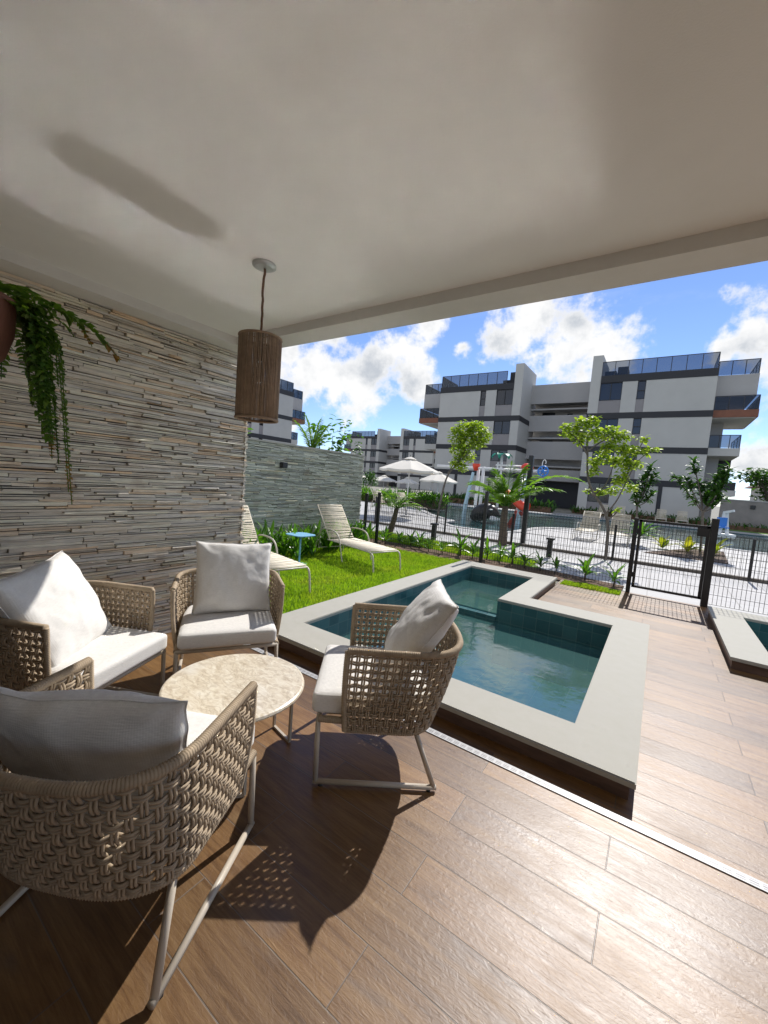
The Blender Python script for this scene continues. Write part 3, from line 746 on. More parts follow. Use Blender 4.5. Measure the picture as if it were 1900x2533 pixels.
def make_chair():
    root = empty('armchair', (0, 0, 0))
    sh = weave().build('woven_shell', M['rope'], root, smooth=True)
    b = MB()
    wrapped(b, TOP[::4], .0165)
    wrapped(b, [shell(0, v/10) for v in range(11)], .013); wrapped(b, [shell(1, v/10) for v in range(11)], .013)
    wrapped(b, BOT[::4], .010)
    b.build('rope_trim', M['rope'], root, smooth=True)
    # metal frame: two sled sides; each leg a part
    for s in (-1, 1):
        x = s*.312; xt = s*.305
        MB().tube([(xt, .285, .335), (x, .28, .018)], .0125, 10).build('leg', M['frame'], root, smooth=True)
        MB().tube([(s*.285, -.185, .30), (x, -.30, .018)], .0125, 10).build('leg', M['frame'], root, smooth=True)
        rn = MB().tube([(x, .292, .02), (x, -.312, .02)], .0125, 10).build('runner', M['frame'], root, smooth=True)
        MB().tube([(x, .255, 0), (x, .255, .012)], .010, 10).build('glide', M['foot'], rn); MB().tube([(x, -.275, 0), (x, -.275, .012)], .010, 10).build('glide', M['foot'], rn)
    for s in (-1, 1): wrapped(MB(), [(s*.305, .285, .335), (s*.305, .15, .330), (s*.300, -.1, .325)], .017).build('side_rail', M['rope'], root, smooth=True)
    MB().tube([(-.31, .285, .33), (.31, .285, .33)], .0125, 10).tube([(-.30, -.16, .32), (.30, -.16, .32)], .0125, 10).build('seat_frame', M['frame'], root, smooth=True)
    c = rbox(.300, .305, .052, .026, 16, .014, .0015, 3)
    # seat cushion, squared front, rounded rear
    c.v = [(x*(1-.16*max(0, (-y-.05)/.3)**2), y, z) for x, y, z in c.v]
    cu_ = c.build('seat_cushion', M['cushion'], root, smooth=True); cu_.location = (0, .018, .402)
    b = MB(); pts = []
    for k in range(80):
        t = 2*PI*k/80; sx = math.copysign(abs(math.cos(t))**.16, math.cos(t)); sy = math.copysign(abs(math.sin(t))**.16, math.sin(t))
        pts.append((sx*.297*(1-.16*max(0, (-sy*.302-.05)/.3)**2), sy*.302, .034))
    b.tube(pts, .0022, 5, closed=True); b.build('piping', M['cushion'], cu_, smooth=True)
    return root
CH = [((-1.186, 1.804), rad(216-90), 'woven rope armchair standing side on by the plunge pool edge'),
      ((-2.447, 1.716), rad(-33-90), 'woven rope armchair in the far corner between slate wall and plunge pool'),
      ((-2.575, .870), rad(26-90), 'woven rope armchair in front of the slate wall under the hanging fern'),
      ((-1.413, .648), rad(117-90), 'nearest woven rope armchair seen from behind at lower left')]
chair = make_chair(); CHAIRS = []
for i, ((x, y), rz, lab) in enumerate(CH):
    o = chair if i == 0 else copy_tree(chair)
    o.location = (x, y, 0); o.rotation_euler = (0, 0, rz); CHAIRS.append(o)
    tag(o, lab, 'armchair', 'woven armchairs round the marble table')

def make_pillow(w=.27, h=.26, th=.085, seed=1, n=44):
    "soft square cushion standing in its own xz plane, front +y"
    b = MB()
    def pt(i, j, sg):
        u = i/n*2-1; v = j/n*2-1
        ku = (1-u*u); kv = (1-v*v)
        x = w*u*(1-.065*kv*abs(u)**3*1.0)*(1-.02*abs(v)); z = h*v*(1-.065*ku*abs(v)**3)*(1-.02*abs(u))
        cr_ = (abs(u)*abs(v))**6
        x *= 1+.015*cr_; z *= 1+.015*cr_
        t = th*(max(0, ku)*max(0, kv))**.38
        q = Vector((u*2.1+seed*3.1, v*2.1, sg*1.7))
        wr = noise.noise(q)*.020+noise.noise(q*2.6)*.011+noise.noise(q*5.5)*.004
        # creases running from the corners
        ang = math.atan2(v, u)
        crs = math.sin(ang*9+seed+noise.noise(q*1.5)*3)*.006*(u*u*v*v)**.5*(abs(u)+abs(v))
        t = t*(1+wr*4)+crs*min(1, t/.02)
        e = noise.noise(Vector((u*1.6+seed, v*1.6, 5)))*.014
        sag = -.02*(1-v)*.5*(1-abs(u))
        return (x+noise.noise(Vector((v*3, seed, 1)))*.007, sg*t+e+sag*0, z+noise.noise(Vector((u*3, seed, 2)))*.008)
    b.grid([[pt(i, j, 1) for j in range(n+1)] for i in range(n+1)])
    b.grid([[pt(i, j, -1) for i in range(n+1)] for j in range(n+1)])
    rim = [pt(i, 0, 0) for i in range(n)]+[pt(n, j, 0) for j in range(n)]+[pt(i, n, 0) for i in range(n, 0, -1)]+[pt(0, j, 0) for j in range(n, 0, -1)]
    return b, rim
def place_pillow(ch, dx, dy, dz, tilt, spin, twist, seed, lab, w=.27, h=.26, th=.085):
    b, rim = make_pillow(w, h, th, seed)
    o = b.build('pillow', M['cushion'], None, smooth=True); weld(o, 2e-4)
    s = MB().tube(rim, .0028, 5, closed=True).build('seam', M['cushion'], o, smooth=True)
    base = Matrix.Translation(ch.location) @ Matrix.Rotation(ch.rotation_euler.z, 4, 'Z')
    o.matrix_world = base @ Matrix.Translation((dx, dy, dz)) @ Matrix.Rotation(twist, 4, 'Z') @ Matrix.Rotation(tilt, 4, 'X') @ Matrix.Rotation(spin, 4, 'Y')
    return tag(o, lab, 'pillow', 'linen pillows on the armchairs')
# tilt > 0 leans the top backwards
place_pillow(CHAIRS[0], .0, -.20, .695, rad(35), rad(0), rad(0), 1, 'off white pillow leaning back in the side on armchair by the pool', .275, .27, .09)
place_pillow(CHAIRS[1], -.03, -.10, .705, rad(17), rad(-2), rad(5), 2, 'square off white pillow upright in the far corner armchair')
place_pillow(CHAIRS[2], .06, -.09, .66, rad(28), rad(6), rad(14), 3, 'large off white sunlit pillow in the armchair by the slate wall', .29, .28, .10)
place_pillow(CHAIRS[3], .005, -.165, .615, rad(22), rad(1), rad(10), 4, 'shaded off white pillow seen from behind in the nearest armchair', .29, .228, .09)

# ------------------------------------------------------------------ marble coffee table
tb = empty('coffee_table', (-1.70, 1.255, 0), 0, 'low round table with cream travertine top and thin metal legs', 'coffee table')
prof = [(.0, .375), (.338, .375), (.346, .379), (.350, .387), (.346, .396), (.338, .40), (.0, .40)]
MB().lathe(prof, n=72).build('table_top', M['marble'], tb, smooth=False)
b = MB().tube(ring(.29, .365, 48), .009, 6, closed=True); b.build('top_ring', M['frame'], tb, smooth=True)
for k in range(3):
    a0 = rad(95+120*k); a1 = a0-rad(34)
    p0 = Vector((.30*math.cos(a0), .30*math.sin(a0), 0)); p1 = Vector((.30*math.cos(a1), .30*math.sin(a1), 0))
    b = MB().bar(p0+Vector((0, 0, .37)), p0+Vector((0, 0, .006)), .014).bar(p1+Vector((0, 0, .37)), p1+Vector((0, 0, .006)), .014).bar(p0+Vector((0, 0, .007)), p1+Vector((0, 0, .007)), .0138)
    b.build('leg', M['frame'], tb)

# ------------------------------------------------------------------ pendant lamp
pl = empty('pendant_lamp', (-2.0, 1.53, 2.67), 0, 'hanging cylindrical lamp of vertical brown cords below a silver ceiling rose', 'pendant lamp')
MB().lathe([(0, 0), (.066, 0), (.066, -.012), (.05, -.020), (.0, -.022)], n=32).build('ceiling_rose', M['nickel'], pl)
pts = [Vector((.006*math.sin(k*.9)+.003*math.sin(k*2.3), .004*math.cos(k*1.1), -.02-.40*k/14)) for k in range(15)]
MB().tube(chaikin(pts, 1), .007, 7).build('flex', M['cord'], pl, smooth=True)
zt, zb, R_ = 2.262-2.67, 1.798-2.67, .118
b = MB().tube(ring(R_, zt, 48), .007, 7, closed=True)
for k in range(3): b.tube([(0, 0, zt), (R_*math.cos(2*PI*k/3), R_*math.sin(2*PI*k/3), zt)], .003, 5)
b.build('shade_ring', M['shade'], pl, smooth=True)
MB().tube(ring(R_, zb, 48), .008, 7, closed=True).build('shade_ring', M['shade'], pl, smooth=True)
b = MB(); nn_ = 94; r = random.Random(4)
for k in range(nn_):
    a = 2*PI*(k+r.uniform(-.16, .16))/nn_; a2 = a+r.uniform(-.01, .01)
    b.tube([(R_*math.cos(a), R_*math.sin(a), zt), (R_*1.004*math.cos((a+a2)/2), R_*1.004*math.sin((a+a2)/2), (zt+zb)/2), (R_*math.cos(a2), R_*math.sin(a2), zb)], .0036, 5)
b.build('shade', M['shade'], pl, smooth=True)
MB().tube([(0, 0, zt+.03), (0, 0, zt-.12)], .018, 12).build('socket', M['foot'], pl, smooth=True)
MB().lathe([(.0, -.12), (.014, -.12), (.02, -.15), (.042, -.19), (.046, -.215), (.038, -.245), (.018, -.262), (0, -.265)], (0, 0, zt), 20).build('bulb', M['bulb'], pl, smooth=True)

# ------------------------------------------------------------------ loungers
def make_lounger():
    "flat part along +x from hinge 0 to 1.32; back part rises behind"
    root = empty('sun_lounger')
    w = .29; zs = .33; Lx = 1.30; ba = rad(50); bl = .78
    bt = Vector((-math.cos(ba)*bl, 0, zs+math.sin(ba)*bl))
    b = MB()
    for s in (-1, 1):
        b.tube(chaikin([(-.05, s*w, zs), (Lx-.10, s*w, zs), (Lx+.0, s*w, zs-.02), (Lx+.03, s*w, zs-.10), (Lx+.06, s*w, 0)], 2), .0135, 8)
    b.tube([(Lx-.03, -w, zs-.005), (Lx-.03, w, zs-.005)], .012, 8).tube([(0, -w, zs), (0, w, zs)], .012, 8)
    b.tube([(.55, -w, zs-.02), (.55, w, zs-.02)], .011, 8)
    b.build('seat_frame', M['lframe'], root, smooth=True)
    for s in (-1, 1):      # arm hoop that is also the rear leg
        h = chaikin([(-.42, s*(w+.03), 0), (-.36, s*(w+.03), .30), (-.24, s*(w+.035), .50), (-.02, s*(w+.04), .54), (.30, s*(w+.04), .52), (.42, s*(w+.035), .38), (.52, s*(w+.03), 0)], 2)
        MB().tube(h, .0125, 8).build('arm_hoop', M['lframe'], root, smooth=True)
    b = MB()
    for s in (-1, 1): b.tube([(0, s*(w-.02), zs+.005), tuple(bt+Vector((0, s*(w-.02), 0)))], .0125, 8)
    b.tube([tuple(bt+Vector((0, -w+.02, 0))), tuple(bt+Vector((0, w-.02, 0)))], .0125, 8)
    b.tube([tuple(bt*.55+Vector((0, -w+.02, zs*.45))), (-.38, -w+.02, .12), (-.38, w-.02, .12), tuple(bt*.55+Vector((0, w-.02, zs*.45)))], .009, 6)
    b.build('back_frame', M['lframe'], root, smooth=True)
    r = random.Random(9); b = MB()
    def straps(b, f, n, ww):
        for k in range(n):
            x = (k+.5)/n; j1, j2 = r.uniform(-.35, .35)/n, r.uniform(-.35, .35)/n
            for q in (-.16, .16):
                p = [f(x+q/n+j1, -ww), f(x+q/n+(j1+j2)/2, 0), f(x+q/n+j2, ww)]; p[1] = Vector(p[1])+Vector((0, 0, -.008))
                b.tube(p, .0052, 5)
        return b
    straps(b, lambda t, y: (.02+t*(Lx-.08), y, zs+.013), 40, w).build('seat_straps', M['lounger'], root, smooth=True)
    b = MB(); nb = Vector((math.sin(ba), 0, math.cos(ba)))*.014
    straps(b, lambda t, y: tuple(Vector((0, y, zs)).lerp(bt+Vector((0, y, 0)), .04+t*.95)+nb), 24, w-.02).build('back_straps', M['lounger'], root, smooth=True)
    return root
lg = make_lounger()
def spot_lounger(o, x, y, ang, lab, grp):       # x, y: middle of the foot end
    o.rotation_euler = (0, 0, ang); d = Vector((math.cos(ang), math.sin(ang)))*1.36
    o.location = (x-d.x, y-d.y, 0); return tag(o, lab, 'sun lounger', grp)
spot_lounger(lg, -3.53, 5.40, rad(-15.4), 'cream strap lounger on the lawn right of the blue table', 'loungers on the lawn')
spot_lounger(copy_tree(lg), -3.56, 3.33, rad(-12), 'cream strap lounger on the lawn half hidden by the slate wall end', 'loungers on the lawn')
g2 = 'loungers round the community pool'
spot_lounger(copy_tree(lg), -1.98, 14.55, rad(-90), 'pool deck lounger with raised back left of the thin tree trunk', g2)
spot_lounger(copy_tree(lg), -.99, 14.55, rad(-88), 'pool deck lounger with raised back right of the thin tree trunk', g2)
spot_lounger(copy_tree(lg), -9.9, 15.6, rad(-20), 'left of two pale loungers beside the big parasol', g2)
spot_lounger(copy_tree(lg), -9.0, 16.4, rad(-20), 'right of two pale loungers beside the big parasol', g2)
spot_lounger(copy_tree(lg), .17, 32.6, rad(-90), 'far lounger by the apartment block left of a thin pole', g2)
spot_lounger(copy_tree(lg), 1.35, 32.6, rad(-90), 'far lounger by the apartment block right of a thin pole', g2)
spot_lounger(copy_tree(lg), -3.4, 32.2, rad(-90), 'far lounger under the dark passage of the apartment block, nearer the palm', g2)
spot_lounger(copy_tree(lg), -2.3, 32.2, rad(-90), 'far lounger under the dark passage of the apartment block, nearer the leaning tree', g2)

st = empty('side_table', (-4.80, 4.66, 0), 0, 'small sky blue metal pedestal table between the lawn loungers', 'side table')
pts = []
for k in range(48):
    t = 2*PI*k/48; pts.append((math.copysign(abs(math.cos(t))**.5, math.cos(t))*.20, math.copysign(abs(math.sin(t))**.5, math.sin(t))*.20))
b = MB(); b.v = [(x, y, .492) for x, y in pts]+[(x, y, .505) for x, y in pts]; n = len(pts)
b.f = [tuple(range(n, 2*n)), tuple(reversed(range(n)))]+[(k, (k+1) % n, n+(k+1) % n, n+k) for k in range(n)]
b.build('table_top', M['blue'], st)
MB().tube([(0, 0, .01), (0, 0, .495)], .016, 12).build('column', M['blue'], st, smooth=True)
MB().lathe([(0, 0), (.15, 0), (.15, .008), (.03, .014), (0, .014)], n=32).build('base', M['blue'], st)

# ------------------------------------------------------------------ fences, gate, bollards
def mesh_panel(b, x0, x1, y, z0, z1, dx=.05, dz=.145, t=.0052):
    n = max(1, round((x1-x0)/dx))
    for k in range(n+1):
        x = x0+(x1-x0)*k/n; b.box(x-t/2, y-t/2, z0, x+t/2, y+t/2, z1)
    m = max(1, round((z1-z0)/dz))
    for k in range(m+1):
        z = z0+(z1-z0)*k/m; b.box(x0, y-t/2-.003, z-t/2, x1, y-t/2-.0002, z+t/2)
    return b
def fence(name, posts, y, pw, label, z0=.05, skip=(), group=None, top=None):
    root = empty(name, (posts[0][0], y, 0), 0, label, 'fence', group)
    for x, h in posts:
        at(weld(MB().box(x-pw/2, y-pw/2, 0, x+pw/2, y+pw/2, h).build('post', M['black']), 1e-5, .004, 1), root)
    for i, ((xa, ha), (xb, hb)) in enumerate(zip(posts, posts[1:])):
        if i in skip: continue
        at(mesh_panel(MB(), xa+pw/2, xb-pw/2, y, z0, (top or min(ha, hb))-.03).build('mesh_panel', M['black']), root)
    return root
FY = 7.55
fence('garden_fence', [(-5.67, 1.16), (-5.31, 1.21), (-2.77, 1.43), (-.275, 1.21)], FY, .06, 'black wire mesh fence on posts behind the plunge pool, left of the gate', top=1.17)
fence('garden_fence', [(.695, 1.31), (3.2, 1.3)], FY, .085, 'black wire mesh fence running right from the gate post', top=1.10)
gt = empty('garden_gate', (-.23, FY, 0), 0, 'black framed wire mesh gate at the end of the tiled walk', 'gate')
b = MB()
for a, c in (((-.215, .10), (-.215, 1.19)), ((.63, .10), (.63, 1.19)), ((-.235, .115), (.65, .115)), ((-.235, 1.175), (.65, 1.175))):
    b.bar((a[0], FY, a[1]), (c[0], FY, c[1]), .036, .036, up=(0, 1, 0))
at(b.build('gate_frame', M['black']), gt)
at(mesh_panel(MB(), -.197, .612, FY, .13, 1.157).build('mesh_panel', M['black']), gt)
at(MB().box(.50, FY-.035, 1.03, .648, FY-.019, 1.155).build('lock_plate', M['black']), gt)
b = MB()
for z in (.3, 1.0): b.tube([(-.246, FY, z-.04), (-.246, FY, z+.04)], .014, 8)
at(b.build('hinge', M['black']), gt)
fence('pool_fence', [(-7.9, .92), (-5.28, .90), (-3.25, .86), (-.8, .86), (1.68, .88), (4.2, .9)], 11.08, .05, 'far black wire mesh fence along the community pool deck')
pole = tag(weld(MB().box(-3.10, 11.40, 0, -2.98, 11.52, 2.48).build('pole', M['black']), 1e-5, .008, 1), 'tall thick black pole at the edge of the pool deck behind the palm', 'pole')
def bollard(x, y, lab):
    r = empty('bollard_light', (x, y, 0), 0, lab, 'bollard', 'bollard lights along the path')
    weld(MB().box(-.055, -.055, 0, .055, .055, .40).build('bollard_post', M['black'], r), 1e-5, .004, 1)
    weld(MB().box(-.085, -.085, .41, .085, .085, .455).build('bollard_cap', M['black'], r), 1e-5, .004, 1)
    MB().box(-.045, -.045, .398, .045, .045, .412).build('light_lens', M['white'], r)
bollard(-2.0, 9.9, 'short black bollard light in the path near the gate')
bollard(-4.86, 9.55, 'short black bollard light on the verge near the lawn lounger')
# ------------------------------------------------------------------ apartment blocks (local frame: front face at y = 40 -> shifted to y = 0)
def make_block():
    root = empty('apartment_building')
    mir = lambda x: -18.4-x
    def bx(b, xa, xb, y0, y1, z0, z1, side):
        if side: xa, xb = mir(xb), mir(xa)
        return b.box(xa, y0, z0, xb, y1, z1)
    D = 13.
    for s in (0, 1):
        wl = MB(); sp = MB(); bd = MB(); tw = MB(); rf = MB()
        # body core behind the facade skin
        bx(wl, -5.4, 2.6, .25, D, 0, 11.42, s)
        for z0, z1 in ((3.2, 5.4), (5.9, 8.3), (8.8, 11.4)):
            bx(wl, -3.7, -2.6, 0, .26, z0, z1, s); bx(wl, -2.0, 2.6, 0, .26, z0, z1, s)
            bx(MB(), -5.4, -3.7, .06, .262, z0, z0+1.08, s).build('spandrel', M['wallgrey'], root); bx(MB(), -2.6, -2.0, .06, .262, z0, z0+1.08, s).build('spandrel', M['wallgrey'], root)
        bx(wl, -3.7, 2.6, .0, .26, 0, 2.7, s); bx(MB(), -5.4, -3.7, .06, .262, 0, 1.0, s).build('spandrel', M['wallgrey'], root)
        for z0, z1 in ((2.7, 3.2), (5.4, 5.9), (8.3, 8.8)): bx(bd, -6.22, 2.62, -.03, .27, z0, z1, s)
        bx(bd, -5.4, 2.62, -.03, .27, 11.4, 12.0, s)
        bx(bd, 2.42, 2.63, .271, D, 11.4, 12.0, s)
        bx(rf, -5.4, 2.6, .271, D, 11.42, 11.55, s)
        bx(bd, -.25, .05, -.04, .1, 0, 2.7, s)
        for z0, z1 in ((0, 2.7), (3.2, 5.4), (5.9, 8.3), (8.8, 13.8)): bx(tw, -6.2, -5.4, 0, 4.6, z0, z1, s)
        for z0, z1 in ((2.7, 3.2), (5.4, 5.9), (8.3, 8.8)): bx(bd, -6.22, -5.42, .271, 4.61, z0, z1, s)
        wl.build('wall', M['wallwhite'], root); bd.build('floor_band', M['band'], root)
        tw.build('stair_tower', M['wallwhite'], root); rf.build('roof', M['recess'], root)
    # stair core roof steps behind the parapets
    bx(MB(), -5.39, -4.6, 1.0, 5.0, 12.0, 13.3, 1).box(mir(-3.9), 1., 12.0, mir(-4.6), 4., 12.55).build('roof_hatch', M['band'], root)
    bx(MB(), -5.39, -4.5, 2.0, 5.0, 12.0, 12.9, 0).box(-4.5, 3., 12., -3.7, 5., 13.5).build('roof_hatch', M['band'], root)
    # recessed middle with open corridors
    b = MB().box(-12.2, 5.5, 0, -6.2, D, 10.7).box(-12.2, 3.6, 10.72, -6.2, D, 12.5)
    b.box(-12.2, 3.5, 10.55, -6.2, 3.72, 10.72)
    for z0, z1 in ((7.74, 9.35), (4.9, 6.7), (2.73, 3.86)): b.box(-12.2, 3.6, z0, -6.2, 3.8, z1)
    for z in (9.95, 7.0, 4.1): b.box(-12.2, 3.8, z-.0, -6.2, 5.5, z+.15)
    b.build('corridor_front', M['recess'], root)
    for z, w in ((9.36, .6), (6.8, .6)):
        for x, ww, hh in ((-11.4, 1.3, .62), (-8.9, .5, .45), (-7.1, .5, .45)):
            if z < 9 and ww < 1: continue
            MB().box(x, 5.44, z, x+ww, 5.49, z+hh).build('corridor_opening', M['window'], root)
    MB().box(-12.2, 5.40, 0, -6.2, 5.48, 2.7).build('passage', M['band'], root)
    # windows
    for s in (0, 1):
        for z0, z1 in ((4.28, 5.4), (6.98, 8.3), (9.88, 11.4), (1.0, 2.7)):
            for xa, xb, bars in ((-5.4, -3.7, 1), (-2.6, -2.0, 0)):
                if z0 == 1.0 and bars == 0: continue
                xl, xr = (mir(xb), mir(xa)) if s else (xa, xb)
                f = MB().box(xl, .04, z0, xl+.05, .2, z1).box(xr-.05, .04, z0, xr, .2, z1).box(xl+.05, .04, z0, xr-.05, .2, z0+.05).box(xl+.05, .04, z1-.05, xr-.05, .2, z1)
                if bars: f.box((xl+xr)/2-.03, .05, z0+.05, (xl+xr)/2+.03, .19, z1-.05)
                else: f.box(xl+.05, .05, z0+(z1-z0)*.45, xr-.05, .19, z0+(z1-z0)*.45+.06)
                fo = f.build('window', M['winframe'], root)
                MB().box(xl+.05, .12, z0+.05, xr-.05, .16, z1-.05).build('pane', M['window'], fo)
    # glass railings on the roof, with posts
    def rail(x0, y0, x1, y1, z, h, n):
        p = MB(); a = Vector((x0, y0, 0)); c = Vector((x1, y1, 0))
        for k in range(n+1):
            q = a.lerp(c, k/n); p.box(q.x-.025, q.y-.025, z, q.x+.025, q.y+.025, z+h)
        p.bar((x0, y0, z+h), (x1, y1, z+h), .05, .05)
        o = p.build('railing', M['winframe'], root)
        d = (c-a).normalized(); nn = Vector((-d.y, d.x, 0))
        MB().obox(((x0+x1)/2, (y0+y1)/2, z+h/2), (c-a)/2, nn*.006, (0, 0, h/2-.03)).build('glass_panel', M['rail'], o)
    rail(-5.4, .1, 2.55, .1, 12.0, 1.2, 8); rail(2.55, .1, 2.55, 4.0, 12.0, 1.2, 3)
    rail(mir(2.55), .1, mir(-4.6), .1, 12.0, 1.2, 7); rail(mir(2.55), .1, mir(2.55), 4.0, 12.0, 1.2, 3)
    # balconies on both ends
    for s in (0, 1):
        q = MB(); bx(q, 2.62, 5.1, .9, 7.0, 9.95, 11.6, s); bx(q, 2.62, 3.6, 3.0, 9.0, 0, 9.95, s); q.build('terrace_wall', M['recess'], root)
        q = MB(); bx(q, 2.64, 5.3, .4, 6.5, 8.3, 8.85, s); q.build('balcony', M['rust'], root)
        q = MB(); bx(MB(), 2.64, 5.2, .5, 6.4, 8.24, 8.298, s).build('balcony_soffit', M['wallwhite'], root); bx(MB(), 2.64, 4.6, .9, 6.0, 5.4, 6.0, s).build('balcony_slab', M['wallwhite'], root); bx(MB(), 2.64, 4.7, .9, 6.0, 2.3, 2.75, s).build('balcony_slab', M['wallwhite'], root)
        q = MB(); bx(q, 2.64, 4.7, 1.4, 6.0, 2.76, 3.4, s); bx(q, 3.62, 4.6, 5.0, 5.4, 3.41, 5.39, s); q.build('balcony_back', M['band'], root)
        m = (lambda x: mir(x)) if s else (lambda x: x)
        rail(m(2.66), .95, m(5.05), .95, 11.6, 1.1, 3); rail(m(5.05), .95, m(5.05), 6.9, 11.6, 1.1, 4)
        rail(m(2.66), .45, m(5.25), .45, 8.86, 1.05, 3); rail(m(5.25), .45, m(5.25), 6.4, 8.86, 1.05, 4)
        rail(m(2.66), .95, m(4.55), .95, 6.01, 1.0, 3); rail(m(4.55), .95, m(4.55), 5.9, 6.01, 1.0, 3)
    return root
blk = make_block(); blk.location = (0, 40, 0)
tag(blk, 'four storey white and charcoal apartment block straight across the pool', 'apartment building', 'apartment buildings round the pool')
b2 = copy_tree(blk); b2.location = (-45.3, 80, 0); b2['label'] = 'distant apartment block seen beyond the big parasol, left of the main block'
b3 = copy_tree(blk); b3.location = (-41, 34.4, 0); b3.rotation_euler = (0, 0, rad(90)); b3['label'] = 'apartment block at left seen behind the pendant lamp above the garden wall'
bw = empty('boundary_wall', (8, 36, 0), 0, 'grey block boundary wall right of the apartment block', 'wall')
at(MB().box(3.45, 36, -.05, 30, 36.2, 1.95).build('wall', M['wallfar']), bw)
at(MB().box(3.4, 35.96, 1.951, 30, 36.24, 2.02).build('wall_coping', M['recess']), bw)
at(weld(MB().box(5.0, 35.9, 1.45, 5.25, 35.999, 1.7).build('wall_lamp', M['black']), 1e-5, .02), bw)
hs = empty('house', (12, 50, 0), 0, 'low white house with dark red roof at the far right edge', 'house')
at(MB().box(7.9, 50, 0, 16, 58, 3.6).build('wall', M['wallwhite']), hs)
b = MB()
a = [(7.3, 49.4, 3.61), (16.6, 49.4, 3.61), (16.6, 58.6, 3.61), (7.3, 58.6, 3.61)]; t0, t1 = (11.0, 54, 6.2), (13, 54, 6.2)
b.quad(a[0], a[1], t1, t0).quad(a[2], a[3], t0, t1).tri(a[1], a[2], t1).tri(a[3], a[0], t0).quad(*reversed(a))
at(b.build('roof', M['roofred']), hs)
at(MB().box(9.2, 49.95, .9, 10.6, 50.02, 2.3).build('window', M['window']), hs)

# ------------------------------------------------------------------ parasols
def make_parasol():
    r = empty('parasol'); n = 8
    b = MB(); R = 1.5; m = 6; sb = 5
    rows = []
    for i in range(m+1):
        t = i/m; row = []
        for k in range(n*sb+1):
            a = 2*PI*k/(n*sb)+PI/8; f = (k % sb)/sb
            rr = R*t*(math.cos(PI/n)/math.cos((f-.5)*2*PI/n)); z = 2.55-.50*t**1.12-.035*t*math.sin(PI*f)
            row.append((rr*math.cos(a), rr*math.sin(a), z))
        rows.append(row)
    b.grid(rows)
    val = []
    for dz in (0, -.09): val.append([(x*1.0, y*1.0, z+dz) for x, y, z in rows[-1]])
    b.grid(val)
    b.build('canopy', M['canvas'], r)
    b = MB().lathe([(.0, 2.63), (.16, 2.585), (.30, 2.52), (.31, 2.50)], n=16); b.build('vent_cap', M['canvas'], r)
    MB().tube([(0, 0, 0), (0, 0, 2.56)], .028, 12).build('pole', M['white'], r, smooth=True)
    b = MB().lathe([(0, 2.62), (.02, 2.63), (.025, 2.66), (0, 2.70)], n=10); b.build('finial', M['black'], r)
    for k in range(n):
        a = 2*PI*k/n+PI/8; c, s_ = math.cos(a), math.sin(a)
        MB().tube([(.03*c, .03*s_, 2.53), (1.46*c, 1.46*s_, 2.035)], .010, 5).build('rib', M['white'], r)
    MB().lathe([(0, 0), (.28, 0), (.28, .05), (.05, .07), (.045, .3), (0, .3)], n=20).build('base', M['recess'], r)
    return r
up = make_parasol(); gu = 'cream parasols round the pool'
tag(up, 'large open cream parasol at the tip of the pool deck beyond the lawn', 'parasol', gu); up.location = (-8.95, 14.8, 0); up.rotation_euler = (0, 0, .2); up.scale = (.86, .86, .98)
for x, y, z, s, lab in ((-11.2, 22, -.35, .8, 'pale parasol behind the big one, over the far pool edge'), (-24.2, 35, -.6, .95, 'small distant parasol just left of the big parasol pole'),
                        (-21.3, 35, -.65, .85, 'small distant parasol just right of the big parasol pole'), (-27.6, 35, -.55, .9, 'distant parasol next to the end of the garden wall')):
    o = copy_tree(up); o.location = (x, y, z); o.scale = (s, s, 1); o.rotation_euler = (0, 0, x); o['label'] = lab

# ------------------------------------------------------------------ water play structure
ps_ = empty('water_play_structure', (-6.2, 19, -.1), 0, 'white pole water play frame with red buckets and blue wheel in the pool', 'play structure')
def part(b, name, mat, smooth=True): return at(b.build(name, M[mat], None, smooth=smooth), ps_)
for x, y in ((-7.52, 19), (-7.12, 18.6), (-5.42, 19), (-5.02, 18.6)): part(MB().tube([(x, y, -1.15), (x, y, 2.5)], .075, 12), 'pole', 'white')
part(MB().tube([(-9.6, 18.6, 2.44), (-4.5, 18.6, 2.40)], .06, 10), 'beam', 'white')
part(MB().tube([(-6.6, 18.8, 2.62), (-5.2, 18.8, 2.6)], .04, 8).tube([(-6.55, 18.8, 1.7), (-6.5, 18.8, 2.75)], .045, 8), 'beam', 'white')
bk = part(MB().lathe([(0, 2.28), (.10, 2.30), (.17, 2.5), (.19, 2.62), (.17, 2.62), (.15, 2.5), (0, 2.38)], (-7.5, 18.6, 0), 20), 'bucket', 'red')
h = MB().tube(chaikin([(-7.66, 18.6, 2.6), (-7.66, 18.6, 2.9), (-7.5, 18.6, 3.02), (-7.34, 18.6, 2.9), (-7.34, 18.6, 2.6)], 2), .022, 7).build('bucket_handle', M['white'], None, smooth=True); h.parent = bk; h.matrix_parent_inverse = Matrix.Translation(-Vector(ps_.location))
part(MB().lathe([(0, .24), (.14, .22), (.25, .12), (.29, .0), (.26, 0), (.12, .18), (0, .2)], (-5.05, 18.5, 2.5), 24), 'bucket', 'red')
b = MB(); c0 = Vector((-4.36, 18.5, 2.42))
b.tube([c0+Vector((.21*math.cos(2*PI*k/28), 0, .21*math.sin(2*PI*k/28))) for k in range(28)], .034, 8, closed=True)
for k in range(3):
    a = PI*k/3; v = Vector((math.cos(a), 0, math.sin(a)))*.2; b.tube([c0-v, c0+v], .028, 7)
b.tube([c0+Vector((0, -.05, 0)), c0+Vector((0, .3, 0))], .05, 10)
part(b, 'wheel', 'bluep')
